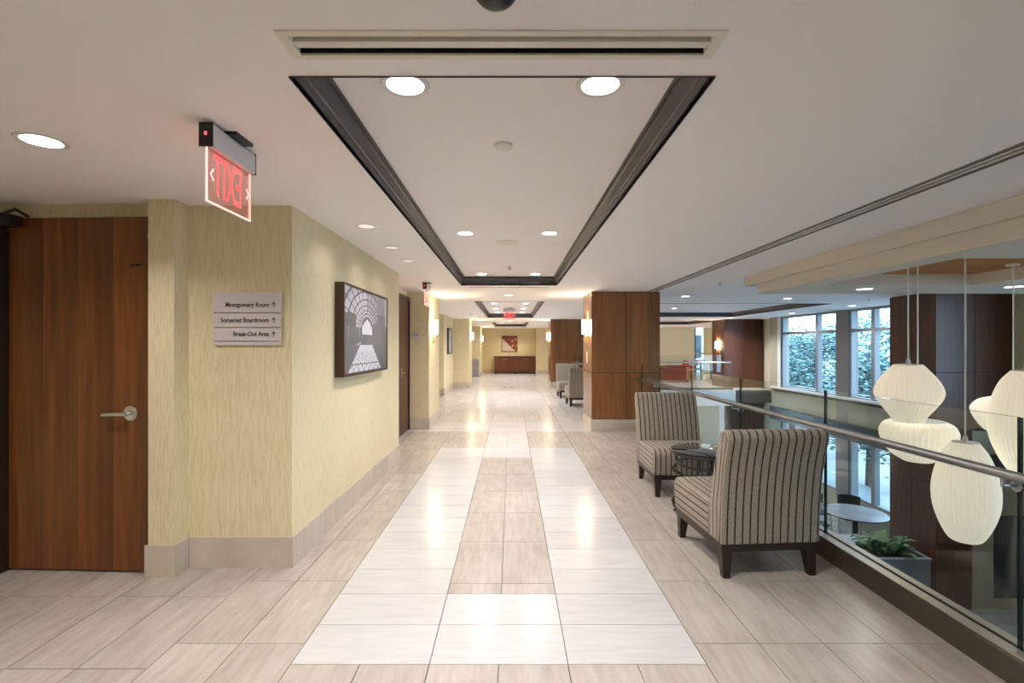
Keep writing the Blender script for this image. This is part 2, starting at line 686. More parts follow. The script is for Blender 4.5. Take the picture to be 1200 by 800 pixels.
def left_limit(y):
    if y < 3.05:
        return -3.3
    if y < 6.05:
        return -1.39
    if y < 8.2:
        return -1.73
    if y < 9.4:
        return -1.38
    if y < 13.8:
        return -2.5
    if y < 16.1:
        return -1.9
    if y < 17.3:
        return -1.38
    if y < 22.3:
        return -1.9
    if y < 23.5:
        return -1.4
    return -1.9


def column(x0, x1, joint, kind_fn, y_from=0.85, y_to=FAR, skip=()):
    """one run of tiles along the corridor with joints at joint + k * 0.61"""
    edges = [y_from]
    k = math.ceil((y_from - joint) / 0.61 + 1e-6)
    while joint + k * 0.61 < y_to - 1e-6:
        edges.append(joint + k * 0.61)
        k += 1
    edges.append(y_to)
    for (a, b) in skip:
        edges += [a, b]
    edges.append(9.22)
    edges = sorted(set(round(e, 4) for e in edges))
    for a, b in zip(edges, edges[1:]):
        mid = (a + b) / 2
        if b - a < 0.02 or any(p < mid < q for p, q in skip):
            continue
        if (x0 + x1) / 2 < left_limit(mid) - 0.12:
            continue
        tiles.append((x0, x1, a, b, 'tile_pale' if mid > 9.0 else kind_fn(mid)))  # far beige tiles paled: grazing floor reflection put into the colour


plain_kind = lambda y: 'tile_beige'
band_kind = lambda y: 'tile_pale' if any(a < y < b for a, b in BANDS) else 'tile_beige'
pat_skip = tuple((p, p + LEN) for p in PATS)
x = -0.97
i = 0
while x > -3.3:
    column(x - 0.305, x, 2.30 if i < 2 else 2.12, band_kind, skip=tuple(b for b in BANDS))
    x -= 0.305
    i += 1
for i in range(4):
    column(0.86 + 0.305 * i, 0.86 + 0.305 * (i + 1), 2.30, band_kind, skip=tuple(b for b in BANDS))
for i in range(6):
    c = 'tile_beige' if i not in (2, 3) else 'tile_pale'
    column(-0.97 + 0.305 * i, -0.97 + 0.305 * (i + 1), 2.15, (lambda y, c=c: c if y > 3 else 'tile_beige'),
           skip=pat_skip + tuple(BANDS))
for a, b in BANDS:
    for r_ in range(4):
        y0 = a + r_ * 0.305
        for k in range(9):
            x0 = -0.97 - 0.61 * 2 + 0.61 * k - 0.0
            x1 = x0 + 0.61
            if x0 > 2.0 or x1 < left_limit(y0 + 0.1) - 0.1:
                continue
            tiles.append((x0, min(x1, 2.08), y0, y0 + 0.305, 'tile_white'))

tiles.sort(key=lambda t: t[2])
GAP = 0.0022
tile_cache = {}
rest = MB()
rest_kinds = ['tile_beige', 'tile_white', 'tile_pale']
n_tile = 0
for (x0, x1, y0, y1, kind) in tiles:
    if n_tile < 296:
        w, d = round(x1 - x0 - 2 * GAP, 3), round(y1 - y0 - 2 * GAP, 3)
        key = (w, d, kind)
        if key not in tile_cache:
            tile_cache[key] = sbox(-w / 2, w / 2, -d / 2, d / 2, -0.012, 0.0).mesh('tile', kind)
        link('tile', tile_cache[key], floor, ((x0 + x1) / 2, (y0 + y1) / 2, 0))
        n_tile += 1
    else:
        rest.box(x0 + GAP, x1 - GAP, y0 + GAP, y1 - GAP, -0.012, 0.0, rest_kinds.index(kind))
for i in range(14):
    for j in range(16):
        if i > 9 and j < 8:
            continue
        rest.box(2.21 + i * 0.61 + GAP, 2.21 + (i + 1) * 0.61 - GAP, 15.5 + j * 0.61 + GAP, min(15.5 + (j + 1) * 0.61, FAR) - GAP,
                 -0.012, 0.0, 2)
tag(rest.build('distant_tiles', rest_kinds, floor), 'far floor tiles', kind='stuff')

lob = struct(sbox(1.0, 11.0, BACK, 18.5, LOW - 0.15, LOW).build('floor_lower', 'tile_lobby'),
             'grey tile floor of the lower lobby', 'floor')

# ------------------------------------------------------------------ ceiling
TRAYS = [(-0.735, 0.675, 1.614, 7.18), (-0.735, 0.675, 9.8, 15.4), (-0.735, 0.675, 18.5, 22.7),
         (3.1, 6.75, 10.3, 14.9), (3.4, 7.4, 17.2, 20.4), (-0.735, 0.675, -4.4, 0.2)]  # last tray is added behind the camera, out of view
VENT = (-0.64, 0.585, 1.40, 1.49)
SLOT = (2.235, 2.375, -3.0, 8.0)
ceil = plate_with_holes(-4.6, 8.7, BACK - 0.2, FAR + 0.3, H, H + 0.06, TRAYS + [VENT, SLOT])
ceiling = struct(ceil.build('ceiling', 'ceiling_paint'), 'smooth off-white plaster ceiling with recessed trays', 'ceiling')
struct(sbox(8.6, 11.0, 20.2, FAR + 0.3, H, H + 0.06).build('ceiling_lounge', 'ceiling_paint'), 'ceiling of the lounge corner', 'ceiling')
struct(sbox(-4.8, 8.7, BACK - 0.4, FAR + 0.5, H + 0.22, H + 0.30).build('ceiling_deck', 'roof_out'), 'dark deck above the ceiling', 'ceiling')

TRAY_H = 0.12
MOULD = [(0.0, -0.006), (0.0, 0.014), (0.010, 0.014), (0.010, 0.028), (0.016, 0.034), (0.016, 0.044), (0.024, 0.048),
         (0.032, 0.066), (0.042, 0.086), (0.050, 0.096), (0.050, 0.106), (0.060, 0.106), (0.060, 0.122)]
for ti, (x0, x1, y0, y1) in enumerate(TRAYS):
    names = ['nearest long ceiling tray', 'second ceiling tray down the corridor', 'third ceiling tray at the corridor end',
             'lounge ceiling tray by the windows', 'far lounge ceiling tray', 'added ceiling tray behind the camera']
    tr = struct(empty('trim_%d' % (ti + 1)), 'dark moulded frame of the ' + names[ti], 'moulding')
    cor = [(x0, y0, 1, 1), (x1, y0, -1, 1), (x1, y1, -1, -1), (x0, y1, 1, -1)]
    for k in range(4):
        a, b = cor[k], cor[(k + 1) % 4]
        m = MB()
        for (d, z) in MOULD:
            m.v.append((a[0] + a[2] * d, a[1] + a[3] * d, H + z))
            m.v.append((b[0] + b[2] * d, b[1] + b[3] * d, H + z))
        for q in range(len(MOULD) - 1):
            m.face((2 * q, 2 * q + 1, 2 * q + 3, 2 * q + 2))
        m.build('moulding', 'moulding_dark', tr, smooth=False)
    sbox(x0 - 0.02, x1 + 0.02, y0 - 0.02, y1 + 0.02, H + TRAY_H, H + TRAY_H + 0.04).build('tray_panel', 'ceiling_paint', tr)

# dropped soffit over the atrium with a timber-lined coffer
SOF = H - 0.25
COF = (3.28, 4.87, 3.58, 5.16)
sf = struct(empty('trim_7'), 'beige stepped soffit dropped over the atrium', 'soffit')
plate_with_holes(3.00, 6.40, -3.0, 6.28, H - 0.125, H - 0.001, [COF]).build('upper_step', 'soffit_paint', sf)
plate_with_holes(3.035, 6.36, -2.96, 6.02, SOF, H - 0.125, [COF]).build('lower_step', 'soffit_paint', sf)
sbox(COF[0] - 0.01, COF[1] + 0.01, COF[2] - 0.01, COF[3] + 0.01, SOF + 0.115, SOF + 0.135).build('coffer_panel', 'wood_coffer', sf)

# ------------------------------------------------------------------ walls of the corridor
WP = 'wallpaper'
wl_ = MB()
struct(sbox(-2.205, -1.39, 3.10, 6.05, 0, H).build('wall_left', WP), 'yellow textured wallpaper wall with directory sign and picture', 'wall')
struct(sbox(-2.205, -2.047, 2.97, 3.10, 0, H).build('wall_pilaster', WP), 'narrow wallpapered pilaster beside the wooden door', 'wall')
hd = MB()
hd.box(-3.40, -2.205, 3.08, 3.25, 2.205, H)
hd.box(-3.40, -3.165, 3.08, 3.25, 0, 2.205)
struct(hd.build('wall_door_header', WP), 'wallpaper band above the wooden door', 'wall')
struct(sbox(-3.55, -3.40, BACK, 3.25, 0, H).build('wall_side', WP), 'wallpapered wall on the near side of the door lobby', 'wall')
struct(sbox(-3.55, 11.0, BACK - 0.2, BACK, LOW, H).build('wall_back', 'cream_paint'), 'cream wall behind the camera', 'wall')
struct(sbox(-2.60, -1.73, 6.05, 8.20, 0, H).build('wall_alcove', WP), 'wallpapered back of the door alcove', 'wall')
struct(sbox(-2.60, -1.38, 8.20, 9.40, 0, H).build('wall_pier_first', WP), 'yellow wallpaper pier carrying the nearest wall sconce', 'wall')
struct(sbox(-2.75, -2.50, 9.40, 13.8, 0, H).build('wall_recess', WP), 'wallpapered wall of the long recess', 'wall')
struct(sbox(-2.60, -1.90, 13.8, 16.1, 0, H).build('wall_recess_far', WP), 'yellow wall carrying the far framed picture', 'wall')
struct(sbox(-2.60, -1.38, 16.1, 17.3, 0, H).build('wall_pier_second', WP), 'second yellow wallpaper pier with sconce', 'wall')
struct(sbox(-2.60, -1.90, 17.3, 22.3, 0, H).build('wall_recess_third', WP), 'wallpapered wall between the far piers', 'wall')
struct(sbox(-2.60, -1.40, 22.3, 23.5, 0, H).build('wall_pier_third', WP), 'third yellow wallpaper pier with sconce', 'wall')
struct(sbox(-2.60, -1.90, 23.5, 25.0, 0, H).build('wall_left_end', WP), 'wallpapered wall beside the cabinet', 'wall')
fw = MB()
fw.box(-2.60, 7.2, 25.0, 25.2, 0, H)
struct(sbox(1.24, 3.0, 24.4, 25.0, 0, H).build('wall_end_return', WP), 'yellow return wall beside the cabinet', 'wall')
struct(fw.build('wall_end', WP), 'yellow end wall of the corridor with cabinet and painting', 'wall')

# stone baseboards, tile by tile
BASE_H = 0.19
bb_cache = {}


def baseboard(name, label, runs):
    """runs: (x0, y0, x1, y1, nx, ny) wall line and the outward normal"""
    root = struct(empty(name), label, 'baseboard')
    t = 0.013
    for (x0, y0, x1, y1, nx, ny) in runs:
        L = math.hypot(x1 - x0, y1 - y0)
        k = max(1, round(L / 0.61))
        for i in range(k):
            a, b = i / k, (i + 1) / k
            xa, ya, xb, yb = x0 + (x1 - x0) * a, y0 + (y1 - y0) * a, x0 + (x1 - x0) * b, y0 + (y1 - y0) * b
            g = 0.0012
            if nx:
                m = sbox(min(xa, xa + nx * t), max(xa, xa + nx * t), min(ya, yb) + g, max(ya, yb) - g, 0, BASE_H)
            else:
                m = sbox(min(xa, xb) + g, max(xa, xb) - g, min(ya, ya + ny * t), max(ya, ya + ny * t), 0, BASE_H)
            m.build('tile', 'tile_base', root)
    return root


baseboard('baseboard_left', 'beige stone baseboard along the yellow picture wall', [
    (-2.22, 2.97, -2.034, 2.97, 0, -1), (-2.047, 2.97, -2.047, 3.087, 1, 0), (-2.034, 3.10, -1.377, 3.10, 0, -1),
    (-1.39, 3.10, -1.39, 6.05, 1, 0), (-1.72, 8.20, -1.367, 8.20, 0, -1), (-1.38, 8.20, -1.38, 9.40, 1, 0),
    (-2.2, 13.8, -1.887, 13.8, 0, -1), (-1.90, 13.8, -1.90, 16.09, 1, 0), (-1.887, 16.1, -1.367, 16.1, 0, -1),
    (-1.38, 16.1, -1.38, 17.3, 1, 0), (-1.90, 17.3, -1.90, 22.29, 1, 0), (-1.887, 22.3, -1.387, 22.3, 0, -1),
    (-1.40, 22.3, -1.40, 23.5, 1, 0)])
baseboard('baseboard_end', 'beige stone baseboard of the end wall', [
    (-1.9, 25.0, 1.2, 25.0, 0, -1), (1.22, 24.4, 3.0, 24.4, 0, -1)])

# ------------------------------------------------------------------ timber clad columns
def clad_column(name, label, x0, x1, y0, y1, mat, z_lo=0.0, base=True, faces='fl', zseams=(0.96,), base_mat='tile_base', x1_low=None):
    root = struct(empty(name), label, 'column')
    t = 0.02
    core = MB().box(x0 + t, x1 - t, y0 + t, y1 - t, 0, H)
    if z_lo < 0:
        core.box(x0 + t, (x1_low or x1) - t, y0 + t, y1 - t, z_lo, 0)
    core.build('core', 'core_dark', root)
    zs = [BASE_H + 0.005 if base else z_lo] + list(zseams) + [H - 0.008]
    g = 0.0042
    for za, zb in zip(zs, zs[1:]):
        xr = x1_low if (x1_low and zb <= 0.06) else x1
        xm = (x0 + xr) / 2
        for xa, xb in ((x0, xm), (xm, xr)):
            sbox(xa + (g if xa > x0 else 0), xb - (g if xb < xr else 0), y0, y0 + t, za + g, zb - g).build('panel', mat, root)
        ym = y0 + (y1 - y0) / 2
        for ya, yb in ((y0 + t, ym), (ym, y1)):
            sbox(x0, x0 + t, ya + (g if ya > y0 + t else 0), yb - (g if yb < y1 else 0), za + g, zb - g).build('panel', mat, root)
        sbox(xr - t, xr, y0 + t, y1, za + g, zb - g).build('panel', mat, root)
        sbox(x0 + t, xr - t, y1 - t, y1, za + g, zb - g).build('panel', mat, root)
    if base:
        e = 0.012
        sbox(x0 - e, x1 + e, y0 - e, y1 + e, 0, BASE_H).build('base', base_mat, root)
    return root


clad_column('column_near', 'wood panelled column at the end of the near glass railing', 1.32, 2.44, 8.02, 8.95, 'wood_column')
clad_column('column_far', 'wood panelled column behind the two distant striped chairs', 1.32, 2.44, 16.4, 17.35, 'wood_column')
clad_column('column_atrium', 'tall dark wood column rising from the lower lobby behind the pendant lamps', 6.97, 8.24, 8.02, 9.0,
            'wood_lobby', z_lo=LOW, base=False, zseams=(-1.85, -0.9, 0.05, 0.96), x1_low=7.56)
clad_column('column_lounge', 'purple-brown wood column beside the tall windows', 7.15, 8.45, 16.4, 17.4, 'wood_lobby',
            z_lo=LOW, base=False, zseams=(-1.85, -0.45, 0.96))

# ------------------------------------------------------------------ atrium shell
XW = 8.25
slab = MB()
slab.box(2.06, 7.1, 15.46, 15.52, -0.50, -0.002)
struct(slab.build('wall_slab_edge', 'sill_white'), 'white slab edge across the far side of the atrium', 'wall')
struct(sbox(1.2, 6.6, 15.52, 15.7, LOW, -0.4).build('wall_lobby_end', 'atrium_paint'), 'pale lower lobby wall under the lounge floor', 'wall')
struct(sbox(6.6, 11.0, 18.3, 18.5, LOW, -0.4).build('wall_lobby_shade', 'wood_lobby'), 'dark wood wall standing in for the shade deep in the lower lobby', 'wall')  # dark wall set in place of the unlit lobby opening
struct(sbox(0.9, 1.1, BACK, 15.6, LOW, -0.4).build('wall_lobby_side', 'atrium_paint'), 'lower lobby wall under the corridor', 'wall')
slab_side = MB()
slab_side.box(2.20, 2.23, -4.9, 15.46, -0.42, 0.0)
struct(slab_side.build('trim_8', 'beige_frame'), 'beige edge trim of the corridor slab along the atrium', 'trim')

# window wall: piers, spandrel, head
W0, W1 = 9.0, 15.4
ww = MB()
zA, zB, zC, zD = 0.10, -0.50, -0.88, -2.30
struct(sbox(XW, XW + 0.25, 11.97, 12.41, LOW, H).build('wall_window_pier', 'pier_backlit'), 'pier between the two tall windows, backlit shade put into its colour', 'wall')
for (a, b) in ((14.96, 15.45), (8.98, 9.28)):
    ww.box(XW, XW + 0.25, a, b, LOW, H)
for (a, b) in ((9.28, 11.97), (12.41, 14.96)):
    ww.box(XW, XW + 0.25, a, b, zC, zA)
    ww.box(XW, XW + 0.25, a, b, LOW, zD)
    ww.box(XW, XW + 0.25, a, b, 2.275, H)
struct(ww.build('wall_windows', 'atrium_paint'), 'cream spandrel wall between the upper and lower atrium windows', 'wall')
struct(sbox(XW - 0.10, XW, 9.0, 15.43, zC, zB).build('trim_9', 'dark_bronze'), 'dark ledge band under the upper windows', 'trim')
struct(sbox(XW - 0.07, XW + 0.02, 9.0, 15.43, zA - 0.02, zA + 0.035).build('trim_10', 'sill_white'), 'white sill under the upper windows', 'trim')
struct(sbox(XW - 0.03, XW + 0.0, 9.0, 15.43, zA - 0.09, zA - 0.02).build('trim_11', 'dark_bronze'), 'dark strip under the white sill', 'trim')
struct(sbox(XW, 8.6, 15.45, 15.6, LOW, H).build('wall_window_return', 'atrium_paint'), 'cream return wall at the end of the windows', 'wall')
lsd = MB()
lsd.box(8.5, 8.6, 15.6, 20.3, LOW, H)
lsd.box(8.6, 10.9, 20.2, 20.3, LOW, H)
lsd.box(10.9, 11.0, 20.2, 25.3, LOW, H)
struct(lsd.build('wall_lounge_side', 'cream_paint'), 'cream side wall of the far lounge', 'wall')


def window(n, label, y0, y1, ym, z0, z1, transom):
    w = struct(empty('window_%d' % n), label, 'window')
    xf0, xf1 = XW + 0.03, XW + 0.14
    t = 0.07
    sbox(xf0, xf1, y0, y0 + t, z0, z1).build('frame', 'window_frame_paint', w)
    sbox(xf0, xf1, y1 - t, y1, z0, z1).build('frame', 'window_frame_paint', w)
    sbox(xf0, xf1, y0 + t, y1 - t, z0, z0 + t).build('frame', 'window_frame_paint', w)
    sbox(xf0, xf1, y0 + t, y1 - t, z1 - t * 0.6, z1).build('frame', 'window_frame_paint', w)
    sbox(xf0 - 0.01, xf1, ym - 0.055, ym + 0.055, z0 + t, z1 - t * 0.6).build('mullion', 'window_frame_paint', w)
    zs = [z0 + t, z1 - t * 0.6]
    if transom:
        sbox(xf0 - 0.005, xf1, y0 + t, ym - 0.055, transom - 0.035, transom + 0.035).build('transom', 'window_frame_paint', w)
        sbox(xf0 - 0.005, xf1, ym + 0.055, y1 - t, transom - 0.035, transom + 0.035).build('transom', 'window_frame_paint', w)
        zs = [z0 + t, transom - 0.035, transom + 0.035, z1 - t * 0.6]
    for ya, yb in ((y0 + t, ym - 0.055), (ym + 0.055, y1 - t)):
        for za, zb in zip(zs[::2], zs[1::2]):
            xg = (xf0 + xf1) / 2
            m = MB()
            m.v += [(xg, ya, za), (xg, yb, za), (xg, yb, zb), (xg, ya, zb)]
            m.face((0, 3, 2, 1))
            m.build('pane', 'window_glass', w)
    return w


window(1, 'upper window next to the lounge column', 12.41, 14.96, 13.24, zA, 2.275, 1.775)
window(2, 'upper window beside the dark atrium column', 9.28, 11.97, 11.18, zA, 2.275, 1.775)
window(3, 'lower lobby window farther from the atrium column', 12.41, 14.96, 13.24, zD, zC, None)
window(4, 'lower lobby window behind the round table', 9.28, 11.97, 11.18, zD, zC, None)
struct(sbox(XW - 0.02, XW + 0.02, 14.96, 15.12, zA + 0.035, 2.275).build('trim_12', 'window_jamb'), 'white jamb of the upper window', 'trim')

# lobby frontage to the right of the atrium column, and the side wall nearer than it
rt = MB()
rt.box(7.56, 11.0, 8.04, 8.20, -0.38, 0.05)
struct(rt.build('wall_lobby_spandrel', 'atrium_paint'), 'cream spandrel over the lobby doors', 'wall')
struct(sbox(7.56, 11.0, 7.98, 8.20, -0.62, -0.38).build('trim_13', 'dark_bronze'), 'dark ledge over the lobby doors', 'trim')
fr = MB()
fr.box(7.56, 7.86, 8.04, 8.20, LOW, -0.62)
fr.box(7.86, 11.0, 8.04, 8.20, -1.30, -0.62)
fr.box(8.9, 11.0, 8.04, 8.20, LOW, -1.30)
struct(fr.build('wall_lobby_front', 'beige_frame'), 'beige framed frontage of the lower lobby', 'wall')
dr = struct(empty('door_3'), 'dark glazed lobby door in a beige frame', 'door')
sbox(7.86, 8.9, 8.10, 8.14, LOW, -1.30).build('pane', 'door_glass', dr)
fdr = MB()
fdr.box(7.86, 7.95, 8.06, 8.10, LOW, -1.30)
fdr.box(8.81, 8.9, 8.06, 8.10, LOW, -1.30)
fdr.box(7.95, 8.81, 8.06, 8.10, -1.40, -1.30)
fdr.box(7.95, 8.81, 8.06, 8.10, LOW, LOW + 0.15)
fdr.build('frame', 'beige_frame', dr)
wr = MB()
for (a, b) in ((7.0, 8.02), (3.4, 3.9), (-0.2, 0.3), (BACK, -3.8)):
    wr.box(XW, XW + 0.25, a, b, -0.38, H)
for (a, b) in ((3.9, 7.0), (0.3, 3.4), (-3.8, -0.2)):  # openings for the added window bays
    wr.box(XW, XW + 0.25, a, b, -0.38, zA)
    wr.box(XW, XW + 0.25, a, b, 2.275, H)
struct(wr.build('wall_right', WP), 'yellow window wall on the far side of the atrium', 'wall')
window(6, 'added unseen upper atrium window bay nearest the lobby doors', 3.9, 7.0, 5.4, zA, 2.275, 1.775)  # unseen bays added to bring daylight into the near corridor
window(7, 'added unseen upper atrium window bay level with the camera', 0.3, 3.4, 1.85, zA, 2.275, 1.775)
window(8, 'added unseen upper atrium window bay behind the camera', -3.8, -0.2, -2.0, zA, 2.275, 1.775)
struct(sbox(-3.40, -1.39, BACK, -1.0, 0, H).build('wall_left_back', WP), 'yellow wall on the near side of the door lobby', 'wall')
struct(sbox(10.9, 11.1, BACK, 8.2, LOW, 0.0).build('wall_lobby_right', 'atrium_paint'), 'lower lobby side wall', 'wall')
struct(sbox(8.5, 11.1, BACK, 8.1, -0.38, -0.2).build('floor_side', 'concrete_out'), 'slab beyond the atrium side wall', 'floor')
struct(sbox(8.24, 8.5, 8.02, 9.0, 0.05, H).build('wall_behind_column', WP), 'yellow wall beside the atrium column', 'wall')
struct(sbox(8.45, 11.0, 8.9, 9.0, LOW, 0.05).build('wall_lobby_return', 'atrium_paint'), 'cream return of the lower lobby', 'wall')

# far lounge walls
struct(sbox(7.2, 9.0, 24.0, 24.2, 0, H).build('wall_lounge', 'cream_paint'), 'pale cream lounge wall behind the red seating', 'wall')
struct(sbox(9.45, 10.9, 24.0, 24.2, 0, H).build('wall_lounge_far', WP), 'yellow lounge wall beside the glazed opening', 'wall')
wn5 = struct(empty('window_5'), 'narrow bright glazed opening in the lounge wall', 'window')
sbox(9.0, 9.06, 24.0, 24.15, 0, H).build('frame', 'dark_bronze', wn5)
sbox(9.06, 9.45, 24.02, 24.12, 1.00, 1.06).build('transom', 'window_frame_paint', wn5)
for za, zb in ((0.0, 1.0), (1.06, H)):
    sbox(9.06, 9.45, 24.06, 24.07, za, zb).build('pane', 'window_glass', wn5)

# ------------------------------------------------------------------ doors
d1 = struct(empty('door_1', (-3.135, 3.052, 0), R(-2.6)), 'reddish wood door with four veneer strips and a lever handle', 'door')
DW = 0.905
for k in range(4):
    sbox(DW * k / 4 + 0.0, DW * (k + 1) / 4, -0.0, 0.004, 0.012, 2.195).build('veneer_strip', 'wood_door', d1)
sbox(0, DW, 0.004, 0.045, 0.012, 2.195).build('slab', 'espresso', d1)
hn = MB()
hn.lathe([(0.0, -0.004), (0.030, -0.004), (0.036, -0.0005)][::-1] if False else [(0.046, 0.0), (0.046, -0.007), (0.036, -0.014), (0.0, -0.012)], 24, (DW - 0.115, 0, 0.985), 'y')
hn.tube([(DW - 0.115, -0.010, 0.985), (DW - 0.115, -0.050, 0.985)], 0.011, 12)
hn.tube([(DW - 0.105, -0.050, 0.985), (DW - 0.14, -0.055, 0.985), (DW - 0.20, -0.053, 0.983), (DW - 0.255, -0.048, 0.980)],
        [0.016, 0.0155, 0.014, 0.012], 12)
tag(hn.build('lever_handle', 'nickel', d1, smooth=True), 'satin nickel lever handle')
sbox(DW - 0.115, DW - 0.050, -0.002, 0.0, 1.893, 1.905).build('nameplate', 'black_plastic', d1)
for z in (0.155, 2.06):
    sbox(DW - 0.004, DW + 0.002, -0.004, 0.03, z, z + 0.035).build('latch_plate', 'nickel', d1)
cl = MB()
cl.box(-0.20, 0.10, -0.085, -0.008, 2.135, 2.20)
cl.tube([(0.0, -0.05, 2.205), (0.22, -0.16, 2.205), (0.10, 0.02, 2.212)], 0.010, 8)
tag(cl.build('door_closer', 'dark_bronze', d1), 'dark bronze door closer')
fm = struct(empty('trim_14'), 'dark frame of the reddish wood door', 'door frame')
sbox(-3.165, -3.137, 3.0, 3.25, 0, 2.205).build('jamb', 'espresso', fm)
sbox(-2.222, -2.2055, 3.03, 3.25, 0, 2.205).build('jamb', 'wood_door', fm)
sbox(-3.137, -2.222, 3.10, 3.25, 2.198, 2.205).build('head', 'espresso', fm)
struct(sbox(-3.40, -2.2, 3.25, 3.3, 0, H).build('wall_door_shade', 'core_dark'), 'dark-coloured sheet for the shade behind the wooden door', 'wall')  # dark sheet in place of the unlit space

d2 = struct(empty('door_2', (-1.73, 7.25, 0)), 'dark wood door in the alcove beyond the picture wall', 'door')
sbox(0.0, 0.02, 0.0, 0.90, 0.01, 2.14).build('slab', 'wood_lobby', d2)
sbox(0.0, 0.035, 0.90, 0.945, 0, 2.20).build('jamb', 'espresso', d2)
sbox(0.0, 0.035, -0.045, 0.0, 0, 2.20).build('jamb', 'espresso', d2)
sbox(0.0, 0.035, 0.0, 0.90, 2.14, 2.20).build('head', 'espresso', d2)
h2 = MB()
h2.tube([(0.02, 0.36, 0.98), (0.07, 0.36, 0.98), (0.075, 0.25, 0.98)], 0.011, 8)
h2.box(0.02, 0.028, 0.33, 0.39, 0.90, 1.06)
h2.build('lever_handle', 'nickel', d2)

# ------------------------------------------------------------------ directory sign
sg = thing('directory_sign', 'lavender-grey three-line room directory sign on the yellow wall', 'sign', (-1.877, 3.10, 1.405))
SW = 0.422
sbox(0, SW, -0.012, 0, 0.0, 0.33).build('backing', 'sign_plate', sg)
rows = [(0.205, 0.33, 'Montgomery Room', 0.252), (0.113, 0.199, 'Somerset Boardroom', 0.155), (0.026, 0.107, 'Break-Out Area', 0.068)]
for (z0, z1, s, zt) in rows:
    p = sbox(0.002, SW + 0.006, -0.024, -0.012, z0, z1).build('sign_slat', 'sign_plate', sg)
    text_part('lettering', s, 0.0400, 'ink', p, (SW - 0.068, -0.0245, zt), (R(90), 0, 0), sx=0.86, bold=0.0009)
    ar = MB()
    ax, az = SW - 0.038, zt
    ar.box(ax - 0.002, ax + 0.002, -0.0255, -0.0241, az - 0.017, az + 0.014)
    b = len(ar.v)
    for sgn in (-1, 1):
        b = len(ar.v)
        ar.v += [(ax, -0.0256, az + 0.019), (ax + sgn * 0.014, -0.0256, az + 0.003), (ax + sgn * 0.014, -0.0256, az - 0.003), (ax, -0.0256, az + 0.011)]
        ar.face((b, b + 1, b + 2, b + 3) if sgn > 0 else (b + 3, b + 2, b + 1, b))
    ar.build('arrow', 'ink', p)
sbox(0.004, SW + 0.004, -0.02, -0.012, 0.0, 0.020).build('sign_ledge', 'sign_plate', sg)

rp_ = thing('room_plaque', 'small grey room plaque on the pier beside the alcove door', 'plaque', (-1.61, 8.20, 1.53))
sbox(-0.075, 0.075, -0.012, 0, 0, 0.10).build('plate', 'sign_plate', rp_)
sbox(-0.05, 0.05, -0.014, -0.012, 0.045, 0.060).build('text_strip', 'bin_grey', rp_)

# ------------------------------------------------------------------ pictures
def print_panel(name, nu, nv, w, h, fn, parent, place):
    """flat print: a grid whose cells carry the printed colour; place(u, v) gives the point"""
    m = MB()
    for j in range(nv + 1):
        for i in range(nu + 1):
            m.v.append(place(i / nu * w, j / nv * h))
    cols = []
    for j in range(nv):
        for i in range(nu):
            m.face((j * (nu + 1) + i, j * (nu + 1) + i + 1, (j + 1) * (nu + 1) + i + 1, (j + 1) * (nu + 1) + i))
            cols.append(fn((i + 0.5) / nu, (j + 0.5) / nv))
    me = m.mesh(name, 'print')
    at = me.color_attributes.new('print', 'FLOAT_COLOR', 'CORNER')
    k = 0
    for c in cols:
        for _ in range(4):
            at.data[k].color = (*c, 1)
            k += 1
    return link(name, me, parent)


def gallery(u, v):
    """black and white view down a glass-roofed arcade"""
    g = lambda t: (t * 0.92, t * 0.92, t * 1.02)
    cu, cv = 0.47, 0.545
    du, dv = (u - cu) * 1.0, (v - cv) * 0.62
    # pale opening at the end of the arcade
    if abs(u - cu) < 0.115 and 0.47 < v < 0.66 - 1.4 * abs(u - cu) ** 1.2:
        return g(0.62)
    # paved floor
    if v < 0.33:
        hw = 0.14 + (0.33 - v) * 0.75
        t = (u - 0.45) / hw
        if abs(t) < 1:
            row = 1.0 / (0.42 - v)
            if v > 0.25:
                return g(0.55)
            a = (row * 2.9) % 1.0
            b = (t * 3.2 + (0.5 if int(row * 2.9) % 2 else 0)) % 1.0
            return g(0.07) if a < 0.17 or b < 0.13 else g(0.58)
        return g(0.11 + 0.1 * v)
    # glazed vault: rings and ribs
    rr = math.hypot(du * 0.85, dv * 1.25)
    ang = math.atan2(dv * 1.25, du * 0.85)
    if rr > 0.105 and v > cv - 0.02 and 0.30 < ang < 3.3 and (u < 0.72 or rr < 0.25):
        q = math.log(rr / 0.105) * 4.2
        a = q % 1.0
        b = (ang * 4.4 + (0.4 if u > cu else 0)) % 1.0
        if rr < 0.16:
            return g(0.10) if a < 0.42 else g(0.50)
        if a < 0.20 or b < 0.15:
            return g(0.09)
        if v < 0.70 and u < 0.22:
            return g(0.12)
        return g(0.50 if u < cu else 0.34)
    # side fronts
    if u < cu:
        if abs(v - (0.26 + 0.30 * u)) < 0.012 and u < 0.33:
            return g(0.38)
        if 0.42 < v < 0.60 and (u * 14) % 1.0 < 0.16 and u < 0.36:
            return g(0.30)
        return g(0.13)
    if (u * 17) % 1.0 < 0.18 and 0.35 < v < 0.75:
        return g(0.17)
    if u > 0.93 and v > 0.6:
        return g(0.42)
    return g(0.16 if v < 0.75 else 0.24)


